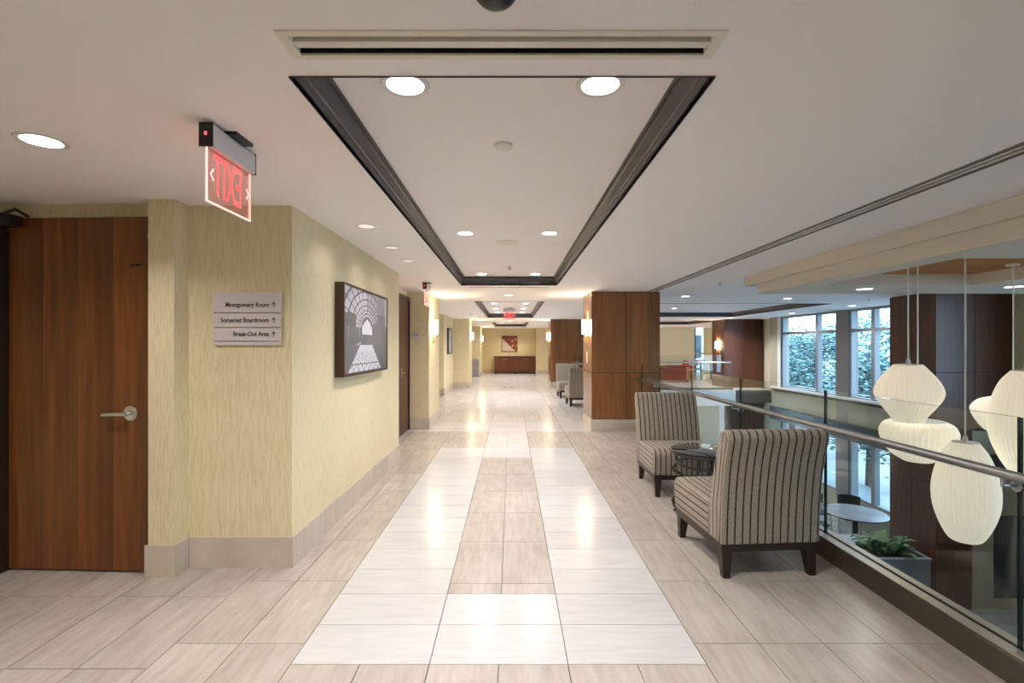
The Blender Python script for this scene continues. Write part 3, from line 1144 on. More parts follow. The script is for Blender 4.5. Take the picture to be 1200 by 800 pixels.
pc = thing('framed_photograph', 'large black and white arcade photograph in a deep brown frame', 'picture', (-1.39, 3.85, 1.15))
PW, PH, PD = 1.36, 0.755, 0.075
t = 0.018
sbox(0.0, PD, 0, t, 0, PH).build('frame_side', 'frame_brown', pc)
sbox(0.0, PD, PW - t, PW, 0, PH).build('frame_side', 'frame_brown', pc)
sbox(0.0, PD, t, PW - t, 0, t).build('frame_rail', 'frame_brown', pc)
sbox(0.0, PD, t, PW - t, PH - t, PH).build('frame_rail', 'frame_brown', pc)
sbox(0.0, PD - 0.008, t, PW - t, t, PH - t).build('backing', 'black_matte', pc)
print_panel('print', 130, 84, PW - 2 * t, PH - 2 * t, gallery, pc, lambda a, b: (PD - 0.006, t + a, t + b))

pc2 = thing('framed_picture', 'small dark framed picture farther down the corridor wall', 'picture', (-1.90, 14.5, 1.15))
sbox(0, 0.05, 0, 0.04, 0, 0.78).build('frame_side', 'espresso', pc2)
sbox(0, 0.05, 0.86, 0.90, 0, 0.78).build('frame_side', 'espresso', pc2)
sbox(0, 0.05, 0.04, 0.86, 0, 0.04).build('frame_rail', 'espresso', pc2)
sbox(0, 0.05, 0.04, 0.86, 0.74, 0.78).build('frame_rail', 'espresso', pc2)
print_panel('print', 20, 20, 0.82, 0.70,
            lambda u, v: (0.25, 0.25, 0.27) if math.sin(u * 9 + v * 5) > 0.2 else (0.5, 0.5, 0.52), pc2, lambda a, b: (0.035, 0.04 + a, 0.04 + b))
sbox(0, 0.03, 0.02, 0.88, 0.02, 0.76).build('backing', 'black_matte', pc2)

pa = thing('abstract_painting', 'square red and cream abstract painting above the cabinet', 'painting', (-0.48, 25.0, 1.09))


def abstract(u, v):
    if v < 0.86 - 0.95 * u:
        return (0.50, 0.42, 0.36)
    if abs(v - (0.90 - 0.93 * u)) < 0.05:
        return (0.17, 0.03, 0.02)
    s = math.sin(u * 21 + math.sin(v * 9) * 2) + math.sin(v * 17 - u * 6)
    if u > 0.62 and s > 0.9:
        return (0.55, 0.36, 0.18)
    if s > 0.25:
        return (0.10, 0.03, 0.02)
    return (0.22, 0.030, 0.020)


sbox(0, 0.80, -0.045, 0, 0, 0.82).build('frame', 'espresso', pa)
print_panel('canvas', 40, 40, 0.76, 0.78, abstract, pa, lambda a, b: (0.02 + a, -0.048, 0.02 + b))

# ------------------------------------------------------------------ ceiling vents
vn = thing('ceiling_vent', 'cream ceiling air vent with two dark slots before the first tray', 'vent', (0, 0, H))
x0, x1, y0, y1 = VENT
fr = MB()
fr.box(x0 - 0.03, x1 + 0.03, y0 - 0.022, y0, -0.005, 0.0)
fr.box(x0 - 0.03, x1 + 0.03, y1, y1 + 0.022, -0.005, 0.0)
fr.box(x0 - 0.03, x0, y0, y1, -0.005, 0.0)
fr.box(x1, x1 + 0.03, y0, y1, -0.005, 0.0)
fr.build('frame', 'vent_cream', vn)
sbox(x0, x1, y0 + 0.032, y0 + 0.062, 0.0, 0.03).build('blade', 'vent_cream', vn)
sbox(x0, x1, y0 + 0.002, y0 + 0.010, 0.012, 0.03).build('blade', 'vent_cream', vn)
sbox(x0 - 0.02, x1 + 0.02, y0 - 0.01, y1 + 0.01, 0.061, 0.075).build('duct', 'black_matte', vn)
sbox(x0, x1, y1 - 0.004, y1 - 0.0005, 0.001, 0.06).build('duct_side', 'black_matte', vn)
sbox(x0, x1, y0 + 0.062, y0 + 0.064, 0.001, 0.06).build('duct_side', 'black_matte', vn)

sv = thing('slot_diffuser', 'long grey slot air diffuser running along the atrium ceiling', 'vent', (0, 0, H))
x0, x1, y0, y1 = SLOT
sbox(x0 + 0.001, x1 - 0.001, y0, y1, 0.02, 0.03).build('duct', 'black_matte', sv)
for k in range(4):
    xa = x0 + k * (x1 - x0 - 0.014) / 3
    sbox(xa, xa + 0.014, y0, y1, -0.004, 0.003).build('slat', 'slot_grey' if k in (0, 3) else 'trim_ring', sv)

sv2 = thing('linear_vent', 'thin grey linear vent behind the first ceiling tray', 'vent', (-0.03, 7.42, H))
sbox(-0.62, 0.62, -0.03, 0.03, -0.004, 0.0).build('frame', 'trim_ring', sv2)
sbox(-0.60, 0.60, -0.012, 0.012, -0.006, -0.004).build('slot', 'slot_grey', sv2)

# ------------------------------------------------------------------ downlights and ceiling devices
def downlight(label, x, y, z, r=0.085, watts=DOWN_W, lens='lens_glow', group=None, color=WARM):
    d = thing('downlight', label, 'ceiling light', (x, y, z), group=group)
    key = ('dl', r, lens)
    if key not in tile_cache:
        ring = MB().lathe([(r * 0.74, 0.02), (r * 0.76, -0.003), (r * 0.97, -0.005), (r, 0.0)], 28, cap=False).mesh('trim_ring', 'trim_ring', True)
        le = MB().lathe([(0.0, -0.0015), (r * 0.75, -0.0015)], 28, cap=False).mesh('lens', lens)
        tile_cache[key] = (ring, le)
    ring, le = tile_cache[key]
    link('trim_ring', ring, d)
    link('lens', le, d)
    if watts:
        ld = bpy.data.lights.new('lamp', 'AREA')
        ld.shape = 'DISK'
        ld.size = r * 1.5
        ld.energy = watts
        ld.spread = R(135)
        ld.color = color
        lo = link('lamp', ld, d, (0, 0, -0.012))
    return d


TZ = H + TRAY_H
LX = (-0.41, 0.345)
for j, (yy, w_) in enumerate(((1.895, 'front pair'), (4.39, 'middle pair'), (6.89, 'back pair'))):
    for xx, s_ in zip(LX, ('left', 'right')):
        downlight('bright recessed downlight in the nearest ceiling tray, %s of the %s' % (s_, w_), xx, yy, TZ, 0.095 if j == 0 else 0.085,
                  group='downlights in the nearest tray')
for j, (yy, w_) in enumerate(((11.7, 'front pair'), (13.3, 'middle pair'), (14.8, 'back pair'))):
    for xx, s_ in zip(LX, ('left', 'right')):
        downlight('small recessed downlight in the second ceiling tray, %s of the %s' % (s_, w_), xx, yy, TZ, 0.085,
                  group='downlights in the second tray')
for yy, w_ in ((19.6, 'front'), (21.6, 'back')):
    for xx, s_ in zip(LX, ('left', 'right')):
        downlight('tiny recessed downlight in the third ceiling tray, %s %s' % (w_, s_), xx, yy, TZ, group='downlights in the third tray')
for yy in (-3.6, -1.6):  # unseen lamps added behind the camera to light the near corridor
    for xx, s_ in zip(LX, ('left', 'right')):
        downlight('added unseen downlight in the tray behind the camera, %s side at %s end' % (s_, 'far' if yy < -2 else 'near'), xx, yy, TZ,
                  group='added downlights behind the camera')
downlight('bright round downlight over the wooden door lobby', -2.04, 2.125, H, 0.095, DOWN_W * 0.55)
downlight('added unseen second downlight of the door lobby, behind the camera', -2.04, 0.2, H, 0.095, DOWN_W * 0.8)  # lamp added out of view to light the door lobby
downlight('downlight between the first and second ceiling trays', -0.04, 8.6, H, 0.085)
downlight('downlight between the second and third ceiling trays', -0.04, 17.3, H, 0.085)
downlight('downlight just before the cabinet end wall', -0.04, 23.9, H, 0.085, DOWN_W * 1.3, color=(1.0, 0.80, 0.52))
for yy, w_ in ((3.64, 'nearest'), (4.43, 'middle'), (5.12, 'farthest')):
    downlight('dim white wall-washer spot above the picture wall, %s of three' % w_, -1.08, yy, H, 0.075, DOWN_W * 0.07, 'lens_soft', 'wall washers above the picture')
for xx, yy, s_ in ((4.46, 11.6, 'inside the lounge tray, nearer'), (4.4, 13.2, 'inside the lounge tray, farther'),
                   (3.14, 8.8, 'just right of the near wood column'), (7.6, 10.9, 'above the window by the atrium column'),
                   (7.7, 13.4, 'above the window by the lounge column'), (7.0, 15.6, 'between the lounge trays'),
                   (5.2, 9.2, 'in front of the lounge tray'), (6.2, 19.0, 'over the red sofa'), (9.6, 20.5, 'over the lounge table'), (5.0, 22.6, 'at the back of the lounge')):
    inside = any(t_[0] < xx < t_[1] and t_[2] < yy < t_[3] for t_ in TRAYS)
    downlight('small lounge downlight ' + s_, xx, yy, TZ if inside else H, 0.085, ATRIUM_W * (4.0 if yy > 15 else 1.0), group='lounge downlights')
downlight('oval-looking downlight in the atrium soffit behind the timber coffer', 3.99, 5.52, SOF, 0.10, ATRIUM_W)
downlight('bright downlight in the atrium soffit beside the dark column', 5.45, 5.30, SOF, 0.10, ATRIUM_W)
downlight('atrium soffit downlight near the camera', 5.0, 1.5, SOF, 0.10, ATRIUM_W)

det = MB().lathe([(0.046, 0.0), (0.046, -0.012), (0.030, -0.022), (0.0, -0.024)], 24)
o = det.build('smoke_detector', 'white_trim', smooth=True)
o.location = (-0.04, 2.46, TZ)
tag(o, 'round white smoke detector between the front downlights', 'detector')
o = MB().lathe([(0.115, 0.0), (0.115, -0.006), (0.10, -0.010), (0.0, -0.010)], 28).build('ceiling_speaker', 'vent_cream', smooth=True)
o.location = (-0.035, 4.78, TZ)
tag(o, 'flat round beige ceiling speaker in the nearest tray', 'speaker')


def sprinkler(label, x, y, z):
    s = thing('sprinkler', label, 'sprinkler', (x, y, z))
    MB().lathe([(0.035, 0), (0.030, -0.006), (0.0, -0.006)], 16).build('escutcheon', 'trim_ring', s)
    MB().lathe([(0.008, -0.006), (0.008, -0.030), (0.022, -0.032), (0.022, -0.036), (0.0, -0.036)], 12).build('head', 'steel', s)
    return s


sprinkler('tiny sprinkler head at the back of the nearest tray', -0.02, 6.25, TZ)
sprinkler('sprinkler head above the long recess on the corridor side', -1.3, 13.5, H)
sprinkler('sprinkler head on the ceiling behind the atrium soffit', 6.8, 9.3, H)
sprinkler('sprinkler head beside the slot diffuser', 2.95, 6.9, H)
o = MB().lathe([(0.06, 0.0), (0.06, -0.02), (0.035, -0.035), (0.0, -0.037)], 20).build('smoke_detector', 'trim_ring', smooth=True)
o.location = (-1.1, 13.7, H)
tag(o, 'grey smoke detector on the far corridor ceiling', 'detector')
dc = thing('dome_camera', 'black glass dome security camera on the ceiling at the top edge', 'security camera', (-0.037, 1.175, H))
MB().lathe([(0.062, 0.0), (0.062, -0.024), (0.056, -0.034)], 28, cap=False).build('housing', 'steel_dark', dc, smooth=True)
MB().lathe([(0.055 * math.cos(a * R(10)), -0.030 - 0.045 * math.sin(a * R(10))) for a in range(10)], 28, cap=False).build('dome', 'black_plastic', dc, smooth=True)

# ------------------------------------------------------------------ exit signs
def exit_sign(label, loc, rz, mirrored=False):
    """housing along local y (0..0.33), acrylic below; local +x is the face towards the corridor"""
    e = thing('exit_sign', label, 'exit sign', loc, rz)
    L = 0.33
    sbox(-0.06, 0.06, 0.11, 0.24, -0.012, 0.0).build('canopy', 'black_plastic', e)
    hb = MB()
    prof = [(-0.022, -0.105), (0.022, -0.105), (0.026, -0.098), (0.026, -0.020), (0.020, -0.012), (-0.020, -0.012), (-0.026, -0.020), (-0.026, -0.098)]
    n0 = len(prof)
    hb.v += [(a, 0.006, b) for a, b in prof] + [(a, L - 0.006, b) for a, b in prof]
    for i in range(n0):
        j = (i + 1) % n0
        hb.face((i, j, n0 + j, n0 + i))
    hb.face(list(range(n0)))
    hb.face([n0 + i for i in range(n0)][::-1])
    h_ = hb.build('housing', 'housing_silver', e)
    for ya, yb in ((0.0, 0.006), (L - 0.006, L)):
        sbox(-0.027, 0.027, ya, yb, -0.106, -0.011).build('end_cap', 'black_plastic', e)
    sbox(-0.005, 0.005, -0.0012, 0.0, -0.062, -0.048).build('indicator', 'exit_red', e)
    p = sbox(-0.004, 0.004, 0.008, L - 0.008, -0.315, -0.105).build('acrylic_panel', 'exit_acrylic', e)
    ed = MB()
    ed.box(-0.0042, 0.0042, 0.005, 0.008, -0.318, -0.105)
    ed.box(-0.0042, 0.0042, L - 0.008, L - 0.005, -0.318, -0.105)
    ed.box(-0.0042, 0.0042, 0.005, L - 0.005, -0.320, -0.315)
    ed.build('lit_edge', 'exit_glow', p)
    tx = text_part('lettering', 'EXIT', 0.245, 'exit_red', p, (-0.005 if mirrored else 0.0055, L / 2, -0.205),
                   (R(90), 0, R(-90) if mirrored else R(90)), 'CENTER', 0.0004, 0.42)
    for yc, s in ((0.030, 1), (L - 0.030, -1)):
        ch = MB()
        for s2 in (-1, 1):
            b = len(ch.v)
            pts = [(yc - s * 0.010, -0.205), (yc + s * 0.010, -0.205 + s2 * 0.026), (yc + s * 0.017, -0.205 + s2 * 0.020), (yc - s * 0.001, -0.205)]
            xx = 0.0052
            ch.v += [(xx, a, b_) for a, b_ in pts]
            ch.face((b, b + 1, b + 2, b + 3))
        ch.build('chevron', 'exit_glow', p)
    return e


exit_sign('edge-lit red exit sign hanging above the directory sign, letters reversed', (-1.2, 1.92, H), 0.0, True)
exit_sign('edge-lit red exit sign seen edge-on beside the alcove door pier', (-1.2, 6.78, H), 0.0, True)
exit_sign('small red exit sign facing the camera inside the second tray', (-0.21, 13.0, TZ), R(-90), False)

# ------------------------------------------------------------------ wall sconces
def sconce(label, x, y, z, nx):
    """half-drum shade with a brass bracket; nx: outward direction along x"""
    s = thing('wall_sconce', label, 'wall lamp', (x, y, z), R(0) if nx > 0 else R(180), group='wall sconces')
    key = 'sconce'
    if key not in tile_cache:
        sh = MB().lathe([(0.085, 0.0), (0.098, 0.0), (0.098, 0.25), (0.085, 0.25)], 20, a0=-math.pi / 2, a1=math.pi / 2)
        b = len(sh.v)
        ring = [(0.098 * math.cos(a), 0.098 * math.sin(a)) for a in [(-90 + 9 * k) * math.pi / 180 for k in range(21)]]
        for zz in (0.012, 0.238):
            b = len(sh.v)
            sh.v += [(a, c, zz) for a, c in ring]
            sh.face(range(b, b + 21))
        sh = sh.mesh('shade', 'sconce_glow', True)
        br = MB()
        br.tube([(0.012, 0, -0.02), (0.03, 0, -0.07), (0.045, 0, -0.11), (0.02, 0, -0.16)], [0.02, 0.015, 0.010, 0.006], 8)
        br.box(0.0, 0.012, -0.03, 0.03, -0.15, 0.0)
        br = br.mesh('bracket', 'brass', True)
        bn = MB().lathe([(0.0995, 0.0), (0.0995, 0.010)], 20, a0=-math.pi / 2, a1=math.pi / 2).mesh('band', 'brass', True)
        tile_cache[key] = (sh, br, bn)
    sh, br, bn = tile_cache[key]
    link('shade', sh, s)
    link('bracket', br, s)
    for zz, rx, e_ in ((0.26, R(180), SCONCE_UP), (-0.012, 0.0, SCONCE_UP * 0.6)):
        ld = bpy.data.lights.new('lamp', 'AREA')
        ld.shape = 'DISK'
        ld.size = 0.09
        ld.energy = e_
        ld.color = (1.0, 0.80, 0.52)
        link('lamp', ld, s, (0.05, 0, zz), (rx, 0, 0))
    link('band', bn, s, (0, 0, -0.006))
    link('band', bn, s, (0, 0, 0.246))
    return s


sconce('glowing half-drum sconce on the first yellow pier', -1.38, 8.55, 1.60, 1)
sconce('glowing half-drum sconce on the second yellow pier', -1.38, 16.6, 1.60, 1)
sconce('glowing half-drum sconce on the third yellow pier', -1.40, 22.8, 1.60, 1)
sconce('glowing half-drum sconce on the near wood column', 1.32, 8.45, 1.60, -1)
sconce('glowing half-drum sconce on the far wood column', 1.32, 16.8, 1.60, -1)
sconce('added unseen half-drum sconce on the wall behind the camera', -1.39, -1.7, 1.56, 1)  # unseen lamp added to brighten the near ceiling
sconce('glowing half-drum sconce on the lounge column', 7.15, 16.9, 1.30, -1)

sw = thing('switch_plate', 'white double switch plate under the sconce of the near wood column', 'switch', (1.32, 8.50, 1.09))
sbox(-0.008, 0, -0.045, 0.045, 0, 0.21).build('plate', 'plate_white', sw)
for zz in (0.03, 0.12):
    sbox(-0.014, -0.008, -0.018, 0.018, zz, zz + 0.06).build('rocker', 'trim_ring', sw)

# ------------------------------------------------------------------ glass railings
def railing(label, xg, y0, joints, y1, rail_y0, rail_y1, shoe=True):
    r = thing('glass_railing', label, 'railing', (xg, 0, 0))
    if shoe:
        sh = MB()
        sh.prism_x([(0, 0)] * 0 or [(0, 0), (1, 0), (1, 1), (0, 1)], 0, 0.0001) if False else None
        s = MB()
        pr = [(-0.075, 0.0), (-0.075, 0.115), (-0.068, 0.128), (0.055, 0.128), (0.062, 0.115), (0.062, 0.0)]
        n0 = len(pr)
        s.v += [(a, y0, b) for a, b in pr] + [(a, y1, b) for a, b in pr]
        for i in range(n0):
            j = (i + 1) % n0
            s.face((i, j, n0 + j, n0 + i))
        s.face(range(n0))
        s.face([n0 + i for i in range(n0)][::-1])
        s.build('base_shoe', 'shoe_metal', r)
        sbox(-0.070, -0.012, y0, y1, 0.128, 0.133).build('shoe_cap', 'shoe_cap', r)
        sbox(0.012, 0.056, y0, y1, 0.128, 0.133).build('shoe_cap', 'shoe_cap', r)
    ed = [y0] + list(joints) + [y1]
    for a, b in zip(ed, ed[1:]):
        m = MB()
        x0, x1, ya, yb, z0, z1 = -0.007, 0.007, a + 0.006, b - 0.006, 0.128, 1.10
        m.box(x0, x1, ya, yb, z0, z1)
        m.mi = [1, 1, 1, 0, 1, 0]
        # box face order: bottom, top, front(y0), right(x1), back(y1), left(x0)
        m.build('glass_panel', ['rail_glass', 'glass_edge'], r)
    MB().tube([(-0.075, rail_y0, 0.865), (-0.075, rail_y1, 0.865)], 0.021, 14).build('handrail', 'steel', r, smooth=True)
    for j in joints:
        if rail_y0 < j < rail_y1:
            for off in (0.0,):
                b = MB()
                b.tube([(-0.075, j + off, 0.848), (-0.075, j + off, 0.815), (-0.02, j + off, 0.812)], 0.008, 8)
                b.lathe([(0.024, -0.012), (0.024, -0.007)], 14, (-0.008, j + off, 0.812), 'x')
                b.lathe([(0.024, 0.0), (0.024, 0.012)], 14, (0.008, j + off, 0.812), 'x')
                b.build('bracket', 'steel', r, smooth=True)
    return r


G = 2.135
railing('near frameless glass railing with steel handrail behind the striped chairs', G, -4.9,
        [-4.2, -2.95, -1.70, -0.45, 0.80, 2.05, 3.32, 4.55, 5.78, 7.03], 8.0, -4.9, 8.25 - 0.25)
railing('distant glass railing between the two wood columns', G, 8.98, [10.2, 11.45, 12.7, 13.95, 15.2], 16.38, 9.05, 16.3)
fr_ = thing('glass_railing', 'far glass railing across the lounge edge', 'railing', (0, 15.6, 0))
for k in range(4):
    xa = 2.46 + k * 1.15
    m = MB()
    m.box(xa + 0.006, xa + 1.144, -0.007, 0.007, 0.03, 1.10)
    m.mi = [1, 1, 0, 1, 0, 1]
    m.build('glass_panel', ['rail_glass', 'glass_edge'], fr_)
MB().tube([(2.46, 0.07, 0.865), (7.05, 0.07, 0.865)], 0.021, 10).build('handrail', 'steel', fr_, smooth=True)
sbox(2.46, 7.06, -0.05, 0.05, 0, 0.06).build('base_shoe', 'shoe_metal', fr_)

# ------------------------------------------------------------------ striped slipper chairs
def offset_poly(pr, d):
    n0 = len(pr)
    out = []
    for i in range(n0):
        p0, p1, p2 = Vector(pr[i - 1]), Vector(pr[i]), Vector(pr[(i + 1) % n0])
        e1, e2 = (p1 - p0), (p2 - p1)
        e1.normalize()
        e2.normalize()
        n1, n2 = Vector((-e1.y, e1.x)), Vector((-e2.y, e2.x))
        nn = n1 + n2
        if nn.length < 1e-6:
            nn = n1
        nn.normalize()
        c = max(0.5, nn.dot(n1))
        q = p1 + nn * (d / c)
        out.append((q.x, q.y))
    return out


def smooth_closed(pts, rad, seg=4):
    """round the corners of a polygon"""
    out = []
    n0 = len(pts)
    for i in range(n0):
        p0, p1, p2 = Vector(pts[i - 1]), Vector(pts[i]), Vector(pts[(i + 1) % n0])
        r = rad[i] if isinstance(rad, (list, tuple)) else rad
        if r <= 0:
            out.append((p1.x, p1.y))
            continue
        a, b = (p0 - p1), (p2 - p1)
        r1, r2 = min(r, a.length * 0.45), min(r, b.length * 0.45)
        a.normalize()
        b.normalize()
        A, B = p1 + a * r1, p1 + b * r2
        for k in range(seg + 1):
            t_ = k / seg
            q = A * (1 - t_) ** 2 + p1 * 2 * t_ * (1 - t_) + B * t_ ** 2
            out.append((q.x, q.y))
    return out


def upholstered(name, pr, half, rnd, cap_u, parent):
    """counter-clockwise (y, z) outline pushed along x with rounded ends and stripe uv"""
    m = MB()
    n0 = len(pr)
    secs = []
    K = 4
    for k in range(K + 1):
        a = math.pi / 2 * k / K
        secs.append((-half + rnd * (1 - math.sin(a)), rnd * (1 - math.cos(a)) if False else rnd * (1 - math.sin(math.pi / 2 - a + 0)) * 0 + rnd * (1 - math.cos(math.pi / 2 - a)) * 0))
    secs = []
    for k in range(K + 1):
        a = math.pi / 2 * k / K
        secs.append((-half + rnd * (1 - math.cos(a)), rnd * (1 - math.sin(a))))
    allsec = secs + [(-x_, d_) for x_, d_ in secs[::-1]]
    rings = []
    for (x_, d_) in allsec:
        q = offset_poly(pr, d_)
        rings.append(len(m.v))
        m.v += [(x_, a, b) for a, b in q]
    # girth coordinate for v
    g = [0.0]
    for i in range(n0):
        p, q = pr[i], pr[(i + 1) % n0]
        g.append(g[-1] + math.hypot(q[0] - p[0], q[1] - p[1]))
    for s in range(len(rings) - 1):
        xa, xb = allsec[s][0], allsec[s + 1][0]
        for i in range(n0):
            j = (i + 1) % n0
            m.face((rings[s] + i, rings[s] + j, rings[s + 1] + j, rings[s + 1] + i), 0,
                   [(xa, g[i]), (xa, g[i + 1]), (xb, g[i + 1]), (xb, g[i])])
    for s, rev in ((0, False), (len(rings) - 1, True)):
        idx = [rings[s] + i for i in range(n0)]
        if not rev:
            idx = idx[::-1]
        m.face(idx, 0, [cap_u(m.v[i][1], m.v[i][2]) for i in idx])
    return m.build(name, 'stripe_fabric', parent, smooth='all' if False else True)


def make_chair(label, loc, rz):
    c = thing('slipper_chair', label, 'chair', loc, rz, 'striped slipper chairs')
    hw = 0.315
    seat = smooth_closed([(-0.20, 0.205), (0.36, 0.205), (0.372, 0.40), (0.33, 0.445), (-0.20, 0.425)],
                         [0, 0.01, 0.03, 0.05, 0], 4)
    upholstered('seat', seat, hw, 0.022, lambda y, z: (z, y), c)
    # backrest: leans back and flares at the top
    back = smooth_closed([(-0.335, 0.205), (-0.185, 0.205), (-0.185, 0.42), (-0.225, 0.62), (-0.30, 0.83), (-0.335, 0.90), (-0.40, 0.905),
                          (-0.425, 0.86), (-0.375, 0.68), (-0.345, 0.45)],
                         [0.01, 0, 0.05, 0.12, 0.06, 0.035, 0.03, 0.03, 0.10, 0.12], 4)

    def back_u(y, z):
        if z < 0.45:
            ym = -0.345
        elif z < 0.68:
            ym = -0.345 - 0.030 * (z - 0.45) / 0.23
        else:
            ym = -0.375 - 0.05 * (z - 0.68) / 0.2
        return (y - ym, z)
    upholstered('backrest', back, hw, 0.022, back_u, c)
    sbox(-hw + 0.012, hw - 0.012, -0.325, 0.352, 0.160, 0.206).build('apron', 'espresso', c)
    for sx in (-1, 1):
        for yy, dy in ((-0.285, -0.02), (0.315, 0.012)):
            m = MB().taper_box(sx * (hw - 0.045) + sx * 0.0, yy + dy, 0.0, 0.165, 0.040, 0.040, 0.064, 0.064, -sx * 0.005, -dy)
            m.build('leg', 'espresso', c)
    return c


ch1 = make_chair('striped slipper chair with its back to the camera beside the glass railing', (1.545, 3.285, 0), R(4.0))
copy_tree(ch1, (1.635, 4.86, 0), R(180 - 1.5), 'striped slipper chair facing the camera behind the small round table')
copy_tree(ch1, (1.63, 11.55, 0), R(2), 'distant striped chair with its back turned, next to the near wood column')
copy_tree(ch1, (1.58, 13.35, 0), R(181), 'farthest striped chair facing the camera before the far wood column')

# small round side table
tb = thing('side_table', 'small round dark glass side table between the two near striped chairs', 'table', (1.585, 3.99, 0))
MB().lathe([(0.262, 0.542), (0.268, 0.546), (0.268, 0.552), (0.262, 0.556)], 40).build('glass_top', 'table_glass', tb, smooth=True)
rim = MB()
rim.tube([(0.262 * math.cos(2 * math.pi * k / 40), 0.262 * math.sin(2 * math.pi * k / 40), 0.530) for k in range(40)], 0.012, 8, closed=True)
rim.build('rim', 'espresso', tb, smooth=True)
rg = MB()
rg.tube([(0.215 * math.cos(2 * math.pi * k / 36), 0.215 * math.sin(2 * math.pi * k / 36), 0.435) for k in range(36)], 0.012, 8, closed=True)
rg.build('upper_ring', 'espresso', tb, smooth=True)
rg = MB()
rg.tube([(0.205 * math.cos(2 * math.pi * k / 36), 0.205 * math.sin(2 * math.pi * k / 36), 0.030) for k in range(36)], 0.012, 8, closed=True)
rg.build('lower_ring', 'espresso', tb, smooth=True)
for k in range(4):
    a = R(45 + 90 * k + 12)
    pr = [(0.245, 0.530), (0.232, 0.47), (0.225, 0.42), (0.245, 0.385), (0.262, 0.37), (0.25, 0.35), (0.20, 0.33), (0.14, 0.29), (0.115, 0.235),
          (0.13, 0.18), (0.19, 0.145), (0.245, 0.125), (0.262, 0.10), (0.25, 0.06), (0.23, 0.03), (0.25, 0.013)]
    lg = MB().tube([(r_ * math.cos(a), r_ * math.sin(a), z_) for r_, z_ in pr], 0.0125, 8)
    lg.build('leg', 'espresso', tb, smooth=True)

# ------------------------------------------------------------------ pendant bubble lamps
def bubble_lamp(label, x, y, z_top, prof, ribs=42):
    """prof: (radius, depth below the top)"""
    p = thing('pendant_lamp', label, 'pendant lamp', (x, y, 0), group='bubble pendant lamps')
    fine = []
    n0 = len(prof)
    for i in range(n0 - 1):
        p0, p1, p2, p3 = prof[max(i - 1, 0)], prof[i], prof[i + 1], prof[min(i + 2, n0 - 1)]
        for k in range(5):
            t_ = k / 5
            q = []
            for c in (0, 1):
                q.append(0.5 * (2 * p1[c] + (p2[c] - p0[c]) * t_ + (2 * p0[c] - 5 * p1[c] + 4 * p2[c] - p3[c]) * t_ ** 2
                                + (3 * p1[c] - p0[c] - 3 * p2[c] + p3[c]) * t_ ** 3))
            fine.append((max(q[0], 0.01), z_top - q[1]))
    fine.append((prof[-1][0], z_top - prof[-1][1]))
    MB().lathe(fine[::-1], ribs * 4, ribs=ribs, amp=0.06, cap=True).build('shade', 'bubble_shade', p, smooth='all')
    MB().lathe([(prof[0][0] * 0.98, z_top - 0.004), (prof[0][0] * 0.98, z_top + 0.004), (0.02, z_top + 0.012), (0.012, z_top + 0.05)], 24).build('top_cap', 'white_trim', p, smooth=True)
    zc = SOF + 0.113
    MB().tube([(0, 0, z_top + 0.03), (0, 0, zc)], 0.0055, 8).build('cord', 'white_trim', p)
    MB().lathe([(0.05, zc), (0.05, zc - 0.02), (0.0, zc - 0.026)][::-1], 20).build('canopy', 'white_trim', p, smooth=True)
    return p


bubble_lamp('double-cone white ribbed pendant lamp, upper one before the dark column', 3.45, 4.25, 1.235,
            [(0.105, 0), (0.155, 0.06), (0.21, 0.135), (0.243, 0.215), (0.235, 0.285), (0.185, 0.37), (0.135, 0.44), (0.110, 0.495)])
bubble_lamp('flat saucer white ribbed pendant lamp under the double-cone one', 3.70, 4.45, 0.720,
            [(0.20, 0), (0.255, 0.03), (0.28, 0.075), (0.288, 0.125), (0.265, 0.21), (0.205, 0.30), (0.13, 0.355), (0.10, 0.37)])
bubble_lamp('tall cigar-shaped white ribbed pendant lamp hanging lowest', 3.575, 3.85, 0.641,
            [(0.085, 0), (0.145, 0.10), (0.19, 0.24), (0.209, 0.38), (0.198, 0.52), (0.160, 0.65), (0.115, 0.745), (0.085, 0.775)])
bubble_lamp('tall white ribbed pendant lamp cut by the picture edge', 3.98, 3.78, 1.205,
            [(0.085, 0), (0.145, 0.08), (0.19, 0.20), (0.222, 0.36), (0.21, 0.52), (0.165, 0.66), (0.115, 0.76), (0.085, 0.80)])
bubble_lamp('saucer white ribbed pendant lamp behind the one at the picture edge', 4.62, 4.5, 0.925,
            [(0.15, 0), (0.235, 0.03), (0.285, 0.085), (0.295, 0.13), (0.265, 0.21), (0.205, 0.30), (0.13, 0.355), (0.10, 0.37)])

# ------------------------------------------------------------------ cabinet at the corridor end
cb = thing('credenza', 'low dark red-brown cabinet below the abstract painting', 'cabinet', (0.19, 24.72, 0))
cw = 1.02
sbox(-cw, cw, -0.235, 0.26, 0.08, 0.84).build('body', 'wood_cabinet', cb)
sbox(-cw - 0.02, cw + 0.02, -0.27, 0.27, 0.84, 0.87).build('top', 'espresso', cb)
for k in range(4):
    xa = -cw + 0.02 + k * (2 * cw - 0.04) / 4
    xb = xa + (2 * cw - 0.04) / 4
    d_ = sbox(xa + 0.006, xb - 0.006, -0.255, -0.235, 0.10, 0.82).build('door', 'wood_cabinet', cb)
    kx = xb - 0.06 if k % 2 == 0 else xa + 0.06
    MB().lathe([(0.022, -0.275), (0.022, -0.255)], 12, (kx, 0, 0.74), 'y').build('knob', 'brass', d_)
for sx in (-1, 0, 1):
    for yy in (-0.20, 0.22):
        MB().box(sx * (cw - 0.05) - 0.03, sx * (cw - 0.05) + 0.03, yy - 0.03, yy + 0.03, 0, 0.08).build('leg', 'espresso', cb)

